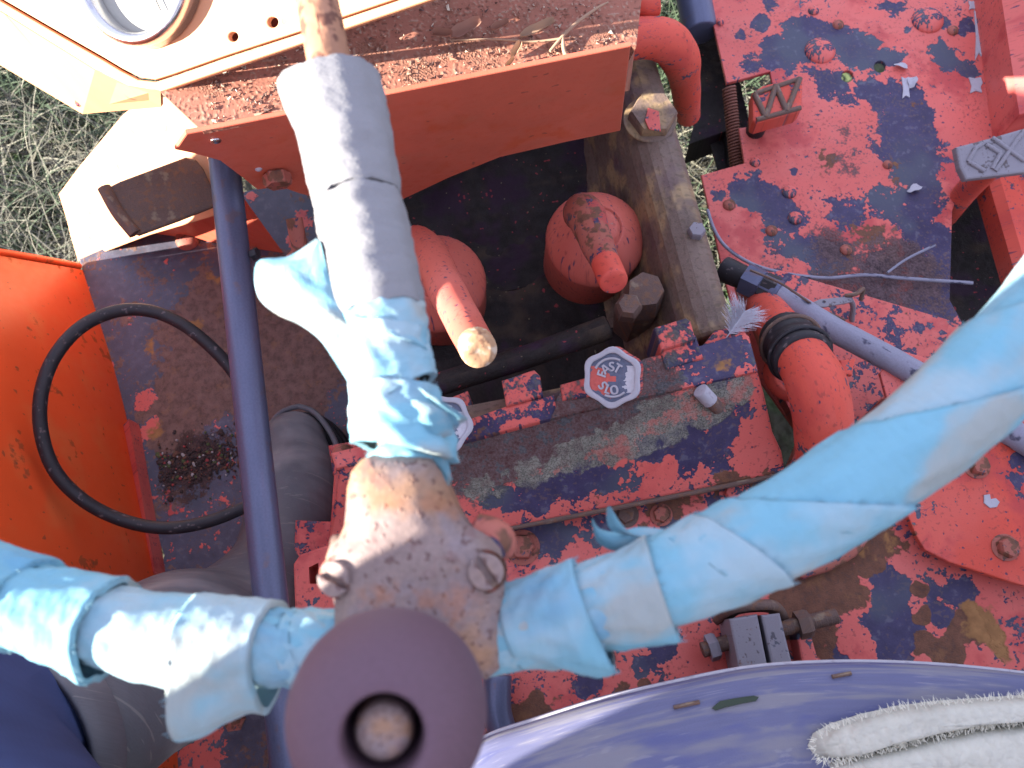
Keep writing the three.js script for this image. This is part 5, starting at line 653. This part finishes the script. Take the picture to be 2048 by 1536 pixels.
  part('knob_bolt', uvScale(lathe([[0, Lk * 0.965], [0.003, Lk * 0.962], [0.0047, Lk * 0.95], [0.0056, Lk * 0.93], [0.0057, Lk * 0.70]], kb, ax, 30), 5, 0.3), M.clampRust, t);
}
// ------------------------------------------------------------------ driver: boots, jeans, jacket; mostly outside the picture
function blob(bones, res, k) { // smooth union of tapered capsules, polygonised; bones: [a, b, ra, rb]
  const lo = V(9, 9, 9), hi = V(-9, -9, -9); for (const [a, b, ra, rb] of bones) { for (const [p, r] of [[a, ra], [b, rb]]) { lo.min(p.clone().subScalar(r + 0.02)); hi.max(p.clone().addScalar(r + 0.02)); } }
  const c = lo.clone().add(hi).multiplyScalar(0.5), S = Math.max(hi.x - lo.x, hi.y - lo.y, hi.z - lo.z) / 2 * 1.08, mc = new MarchingCubes(res, M.jeans, false, false, 400000); mc.isolation = 0;
  const half = res / 2, d = (p, [a, b, ra, rb]) => { const ab = b.clone().sub(a), t = Math.min(1, Math.max(0, p.clone().sub(a).dot(ab) / Math.max(1e-9, ab.lengthSq()))); return p.distanceTo(a.clone().addScaledVector(ab, t)) - lerp(ra, rb, t); };
  for (let z = 0; z < res; z++) for (let y = 0; y < res; y++) for (let x = 0; x < res; x++) { const p = V((x - half) / half * S + c.x, (y - half) / half * S + c.y, (z - half) / half * S + c.z); let v = 1; for (const b of bones) { const e = d(p, b), h = Math.max(0, k - Math.abs(v - e)) / k; v = Math.min(v, e) - h * h * k * 0.25; } mc.field[x + y * res + z * res * res] = -v; }
  mc.update(); const n = mc.count, P = new Float32Array(n * 3), Nn = new Float32Array(n * 3), uv = new Float32Array(n * 2);
  for (let i = 0; i < n; i++) { const x = mc.positionArray[i * 3] * S + c.x, y = mc.positionArray[i * 3 + 1] * S + c.y, z = mc.positionArray[i * 3 + 2] * S + c.z; P.set([x, y, z], i * 3); uv[2 * i] = (x + y * 0.7) * 4; uv[2 * i + 1] = (z + y * 0.9) * 4; }
  let g = new THREE.BufferGeometry(); g.setAttribute('position', new THREE.BufferAttribute(P, 3)); g.setAttribute('uv', new THREE.BufferAttribute(uv, 2)); g = mergeVertices(g, 1e-5); g.computeVertexNormals();
  const nm = g.attributes.normal, ps = g.attributes.position; // normals outward
  return g;
}
{
  const person = thing('person', 'seated driver in blue jeans and grey rubber boots', 'person');
  const heel = V(-0.285, 0.05, -0.045), top = atY(140, 1432, 0.30), knee = atY(-220, 1440, 0.40), hipL = V(0.06, 0.45, 0.50), hipR = V(0.26, 0.47, 0.46), kneeR = V(0.62, 0.47, 0.06), ankR = V(0.66, 0.10, -0.02), chest = V(0.15, 0.84, 0.52), neck = V(0.14, 1.02, 0.49), head = V(0.13, 1.15, 0.45);
  const shL = V(-0.03, 0.95, 0.47), elL = V(-0.40, 0.600, 0.156), wrL = V(-0.25, 0.892, -0.027), shR = V(0.32, 0.95, 0.50), elR = V(0.46, 0.72, 0.32), wrR = V(0.30, 0.90, 0.16);
  const foot5 = V(-0.328, 0.23, -0.05);
  // jeans: both legs and pelvis in one continuous surface
  part('jeans', blob([[foot5, top.clone().add(V(-0.005, 0.02, -0.012)), 0.040, 0.046], [top.clone().add(V(-0.005, 0.02, -0.012)), knee, 0.046, 0.054], [knee, hipL, 0.056, 0.092], [hipL, hipR, 0.11, 0.11], [hipR, kneeR, 0.092, 0.068], [kneeR, ankR.clone().lerp(kneeR, 0.45), 0.066, 0.056], [hipL, hipL.clone().lerp(chest, 0.25), 0.11, 0.12]], 64, 0.04), M.jeans, person);
  part('jacket', blob([[V(0.16, 0.60, 0.50), chest, 0.145, 0.155], [chest, neck, 0.13, 0.07], [shL, shR, 0.085, 0.085], [shL, elL, 0.082, 0.062], [elL, wrL, 0.052, 0.040], [shR, elR, 0.066, 0.050], [elR, wrR, 0.050, 0.036]], 64, 0.05), M.jacket, person);
  part('head', blob([[neck, head, 0.055, 0.06], [head, head.clone().add(V(0, 0.06, 0.01)), 0.078, 0.085], [head.clone().add(V(0, -0.03, -0.05)), head.clone().add(V(0, -0.05, -0.06)), 0.04, 0.03], [head.clone().add(V(0, 0.01, -0.085)), head.clone().add(V(0, -0.02, -0.095)), 0.010, 0.014], [head.clone().add(V(0.08, 0, 0)), head.clone().add(V(0.085, 0.02, 0)), 0.014, 0.014], [head.clone().add(V(-0.08, 0, 0)), head.clone().add(V(-0.085, 0.02, 0)), 0.014, 0.014]], 44, 0.025), M.skin, person);
  part('hair', blob([[head.clone().add(V(0, 0.08, 0.02)), head.clone().add(V(0, 0.06, 0.05)), 0.085, 0.085]], 24, 0.02), M.hair, person);
  const hand = (w, dir, side) => { const d = dir.clone().normalize(), s = side.clone().normalize(), b = [[w, w.clone().addScaledVector(d, 0.06), 0.026, 0.030]]; for (let f = 0; f < 4; f++) { const r = w.clone().addScaledVector(d, 0.075).addScaledVector(s, (f - 1.5) * 0.019), L = [0.030, 0.036, 0.033, 0.026][f], dn = V(0, 0.6, 0.4); const m = r.clone().addScaledVector(d, L), e = m.clone().addScaledVector(d, L * 0.4).addScaledVector(dn, L * 0.6); b.push([r, m, 0.009, 0.0085], [m, e, 0.0085, 0.0075]); } const th = w.clone().addScaledVector(d, 0.03).addScaledVector(s, -0.03); b.push([th, th.clone().addScaledVector(s, -0.02).addScaledVector(d, 0.03), 0.012, 0.010], [th.clone().addScaledVector(s, -0.02).addScaledVector(d, 0.03), th.clone().addScaledVector(s, -0.015).addScaledVector(d, 0.055), 0.010, 0.008]); return blob(b, 44, 0.008); };
  part('hand', hand(wrL, V(0.35, 0.55, -0.55), V(0.6, -0.2, 0.4)), M.skin, person); part('hand', hand(wrR, V(-0.65, 0.35, -0.35), V(0, 0.2, -1)), M.skin, person);
  // rubber boots
  const bootUpper = (toe, ball, instep, ankle, hl, mid, tp) => { const g = blob([[toe, ball, 0.036, 0.045], [ball, instep, 0.045, 0.046], [instep, ankle, 0.046, 0.056], [ankle, hl, 0.05, 0.044], [hl, ball, 0.040, 0.040], [ankle, mid, 0.056, 0.062], [mid, tp, 0.062, 0.069]], 72, 0.03), ds = tp.clone().sub(mid).normalize(), lim = tp.clone().addScaledVector(ds, 0.04), ps = g.attributes.position, ix = g.index, keep = []; for (let i = 0; i < ix.count; i += 3) { let inn = 0; for (let k = 0; k < 3; k++) if (V(0, 0, 0).fromBufferAttribute(ps, ix.getX(i + k)).sub(lim).dot(ds) < 0) inn++; if (inn) keep.push(ix.getX(i), ix.getX(i + 1), ix.getX(i + 2)); } g.setIndex(keep); return g; };
  const foot = [V(-0.252, 0.046, -0.258), V(-0.250, 0.052, -0.195), V(-0.262, 0.075, -0.125), V(-0.288, 0.105, -0.072), heel, V(-0.322, 0.20, -0.048), top];
  const up = part('boot', bootUpper(...foot), M.boot, person); up.userData.label = 'grey rubber boot on the left footboard';
  const f2 = foot.map((p) => V(0.40 - p.x, p.y, p.z + 0.01)); f2[6] = ankR.clone().lerp(kneeR, 0.5); f2[5] = ankR.clone().lerp(kneeR, 0.25); part('boot', bootUpper(...f2.map((p, i) => i < 5 ? V(p.x, p.y, p.z) : p)), M.boot, person);
  // thick cuff where the shaft opens
  const dirS = top.clone().sub(foot[5]).normalize(); part('boot_cuff', lathe([[0.067, -0.016], [0.0715, -0.014], [0.0725, 0.0], [0.071, 0.010], [0.066, 0.011], [0.060, -0.006]], top.clone().addScaledVector(dirS, 0.036), dirS, 40), M.boot, up);
  // sole with welt
  const soleOut = (m) => { const pts = [], n = 40; for (let i = 0; i < n; i++) { const a = i / n * Math.PI * 2, z = -0.155 - 0.142 * Math.cos(a), f = (z + 0.30) / 0.29, w = (0.051 - 0.014 * sm(0.35, 0.62, f) + 0.004 * sm(0.7, 0.9, f)) * m * Math.pow(Math.abs(Math.sin(a)), 0.62) * Math.sign(Math.sin(a)), cx = -0.249 - 0.028 * sm(0.3, 1, f); pts.push(new THREE.Vector2(cx + w + (w > 0 ? -0.004 * sm(0.2, 0, f) : 0.010 * sm(0.35, 0, f)), -z)); } return pts; };
  const S0 = new Surf(V(0, 0.026, 0), V(0, 1, 0)); part('sole', join([plateShape(S0, new THREE.Shape(soleOut(1.30)), 0.024, 0.004), plateShape(new Surf(V(0, 0.034, 0), V(0, 1, 0)), new THREE.Shape(soleOut(1.20)), 0.010, 0.003)]), M.sole, up);
  const w = soleOut(1.06).map((p) => V(p.x, 0.042 + 0.012 * sm(0.16, 0.29, p.y), -p.y)); part('welt', sweep(w, 0.0032, { closed: true, seg: 8, sub: 2 }), M.boot, up);
}
// ------------------------------------------------------------------ seat and the fleece lying on it
{
  const t = thing('driver_seat', 'scuffed blue-violet vinyl driving seat with a slot near its front edge', 'seat');
  const edge = new THREE.CatmullRomCurve3([[900, 1545], [960, 1492], [1060, 1456], [1200, 1412], [1350, 1376], [1500, 1346], [1600, 1336], [1750, 1332], [1900, 1338], [2048, 1352], [2300, 1385]].map(([x, y]) => atY(x, y, 0.42)), false, 'centripetal');
  const prof = [[0.020, -0.075], [0.004, -0.070], [-0.001, -0.050], [-0.0015, -0.02], [-0.001, -0.006], [0.002, -0.001], [0.008, 0.001], [0.02, 0.003], [0.05, 0.006], [0.10, 0.006], [0.18, -0.004], [0.26, -0.012], [0.34, -0.012], [0.42, 0.0], [0.46, 0.03], [0.48, 0.08]];
  const pc = new THREE.CatmullRomCurve3(prof.map(([a, b]) => V(a, b, 0)), false, 'centripetal');
  const at = (i, j) => { const e = edge.getPoint(i), q = pc.getPoint(j), tn = edge.getTangent(i), nn = V(-tn.z, 0, tn.x).normalize(); if (nn.z < 0) nn.negate(); const k = Math.min(1, q.x / 0.3); const dir = nn.lerp(V(0.1, 0, 1), k).normalize(); return V(e.x, e.y, e.z).addScaledVector(dir, q.x).add(V(0, q.y + 0.004 * n2(i * 6, q.x * 14) * sm(0.01, 0.06, q.x), 0)); };
  part('seat_shell', gridGeo(70, 90, (i, j) => ({ p: at(i, j), u: i * 1.9, v: j * 2.6 })), M.seat, t);
  part('seat_piping', sweep(Array.from({ length: 30 }, (_, i) => at(i / 29, 0.205).add(V(0, 0.0006, 0))), 0.0016, { seg: 8, sub: 2 }), M.white, t);
  part('seat_base', join([new THREE.BoxGeometry(0.3, 0.22, 0.3).translate(0.16, 0.24, 0.30), new THREE.BoxGeometry(0.46, 0.05, 0.40).translate(0.16, 0.36, 0.28)]), M.black, t);
  const near = (px, py) => { let b = [0, 0], bd = 1e9; for (let i = 0; i <= 120; i++) for (let j = 20; j <= 90; j++) { const p = at(i / 120, j / 110).sub(CAM), z = p.dot(FW), dd = Math.hypot(1024 + FPX * p.dot(RT) / z - px, 768 - FPX * p.dot(UPV) / z - py); if (dd < bd) { bd = dd; b = [i / 120, j / 110]; } } return at(...b); };
  const ss = Surf.tri(near(1400, 1420), near(1540, 1395), near(1470, 1440));
  const up = (p) => p.add(V(0, 0.0014, 0));
  // worn-through slot with frayed moss-green lining, and two stitches
  const SLt = new Surf(up(near(1470, 1405)), ss.n); part('worn_slot', plate(SLt, [[1424, 1416], [1440, 1402], [1470, 1396], [1508, 1391], [1518, 1394], [1512, 1402], [1480, 1408], [1450, 1415], [1432, 1421]], 0.0016, { bevel: 0.0004 }), new THREE.MeshStandardMaterial({ color: new THREE.Color(0.035, 0.05, 0.035), roughness: 0.95 }), t);
  for (const [x0, y0, x1, y1] of [[1352, 1414, 1392, 1404], [1660, 1354, 1702, 1345]]) part('stitch', sweep([near(x0, y0).add(V(0, 0.001, 0)), near(x1, y1).add(V(0, 0.001, 0))], 0.0012, { seg: 6, sub: 2 }), M.rustBrown, t);
  // fleece
  const f = thing('fleece_pad', 'cream fleece pad with a seam lying on the blue-violet seat', 'fleece');
  const SFp = new Surf(near(1850, 1480).add(V(0, 0.006, 0)), V(0, 1, 0.02)), strip = (out, h) => { const o2 = out.map((a) => SFp.px(...a)), c = o2.reduce((a, b) => a.add(b), new THREE.Vector2()).divideScalar(o2.length), K = 12, m = out.length; return gridGeo(m * 3, K, (i, jj) => { const x = i * m, i0 = Math.floor(x) % m, fr = x - Math.floor(x), p2 = o2[i0].clone().lerp(o2[(i0 + 1) % m], fr), q = 1 - jj; const a = lerp(c.x, p2.x, q), b = lerp(c.y, p2.y, q); return { p: SFp.pt(a, b, h * Math.pow(1 - Math.pow(q, 4), 0.5) + 0.0012 * n2(a * 120, b * 120) - 0.006 * Math.pow(q, 10)), u: a * 4, v: b * 4 }; }, true); };
  const oA = [[1640, 1520], [1622, 1495], [1632, 1470], [1668, 1450], [1730, 1430], [1800, 1414], [1880, 1404], [1960, 1398], [2060, 1392], [2160, 1392], [2200, 1420], [2120, 1436], [2040, 1440], [1960, 1450], [1880, 1466], [1800, 1486], [1730, 1504], [1680, 1520]], oB = [[1668, 1560], [1664, 1530], [1700, 1514], [1780, 1496], [1860, 1476], [1950, 1456], [2050, 1446], [2200, 1430], [2240, 1560], [2200, 1700], [1800, 1700]];
  const A = part('fleece_strip', strip(oA, 0.009), M.fleece, f), B = part('fleece_strip', strip(oB, 0.010), M.fleece, f);
  // fuzz along the edges and over the nap
  const gs = []; const hairAt = (p, d, L) => { const w = d.clone().cross(V(0, 1, 0)).normalize().multiplyScalar(0.0003); gs.push(gridGeo(1, 2, (u, v) => ({ p: p.clone().addScaledVector(d, L * v).add(V(0, 0.0006 * v - 0.0015 * v * v, 0)).addScaledVector(w, (u - 0.5) * (1 - 0.8 * v) * 2), u, v }))); };
  for (const o of [oA, oB]) { const q = o.map((a) => SFp.at(...a)), c = q.reduce((a, b) => a.add(b), V(0, 0, 0)).multiplyScalar(0); for (let i = 0; i < o.length; i++) { const a = SFp.at(...o[i]), b = SFp.at(...o[(i + 1) % o.length]), e = b.clone().sub(a), nn = V(e.z, 0, -e.x).normalize(); const outw = nn.clone(); const m = Math.ceil(e.length() / 0.0006); for (let k = 0; k < m; k++) { const p = a.clone().addScaledVector(e, rnd()).addScaledVector(outw, rr(-0.002, 0.0005)).add(V(0, rr(0, 0.005), 0)); hairAt(p, outw.clone().add(V(rr(-0.7, 0.7), rr(0, 0.5), rr(-0.7, 0.7))).normalize(), rr(0.0015, 0.0045)); } } }
  const fz = part('fuzz', join(gs), M.fibre, f); fz.userData.kind = 'stuff';
}
renderer.render(scene, camera);
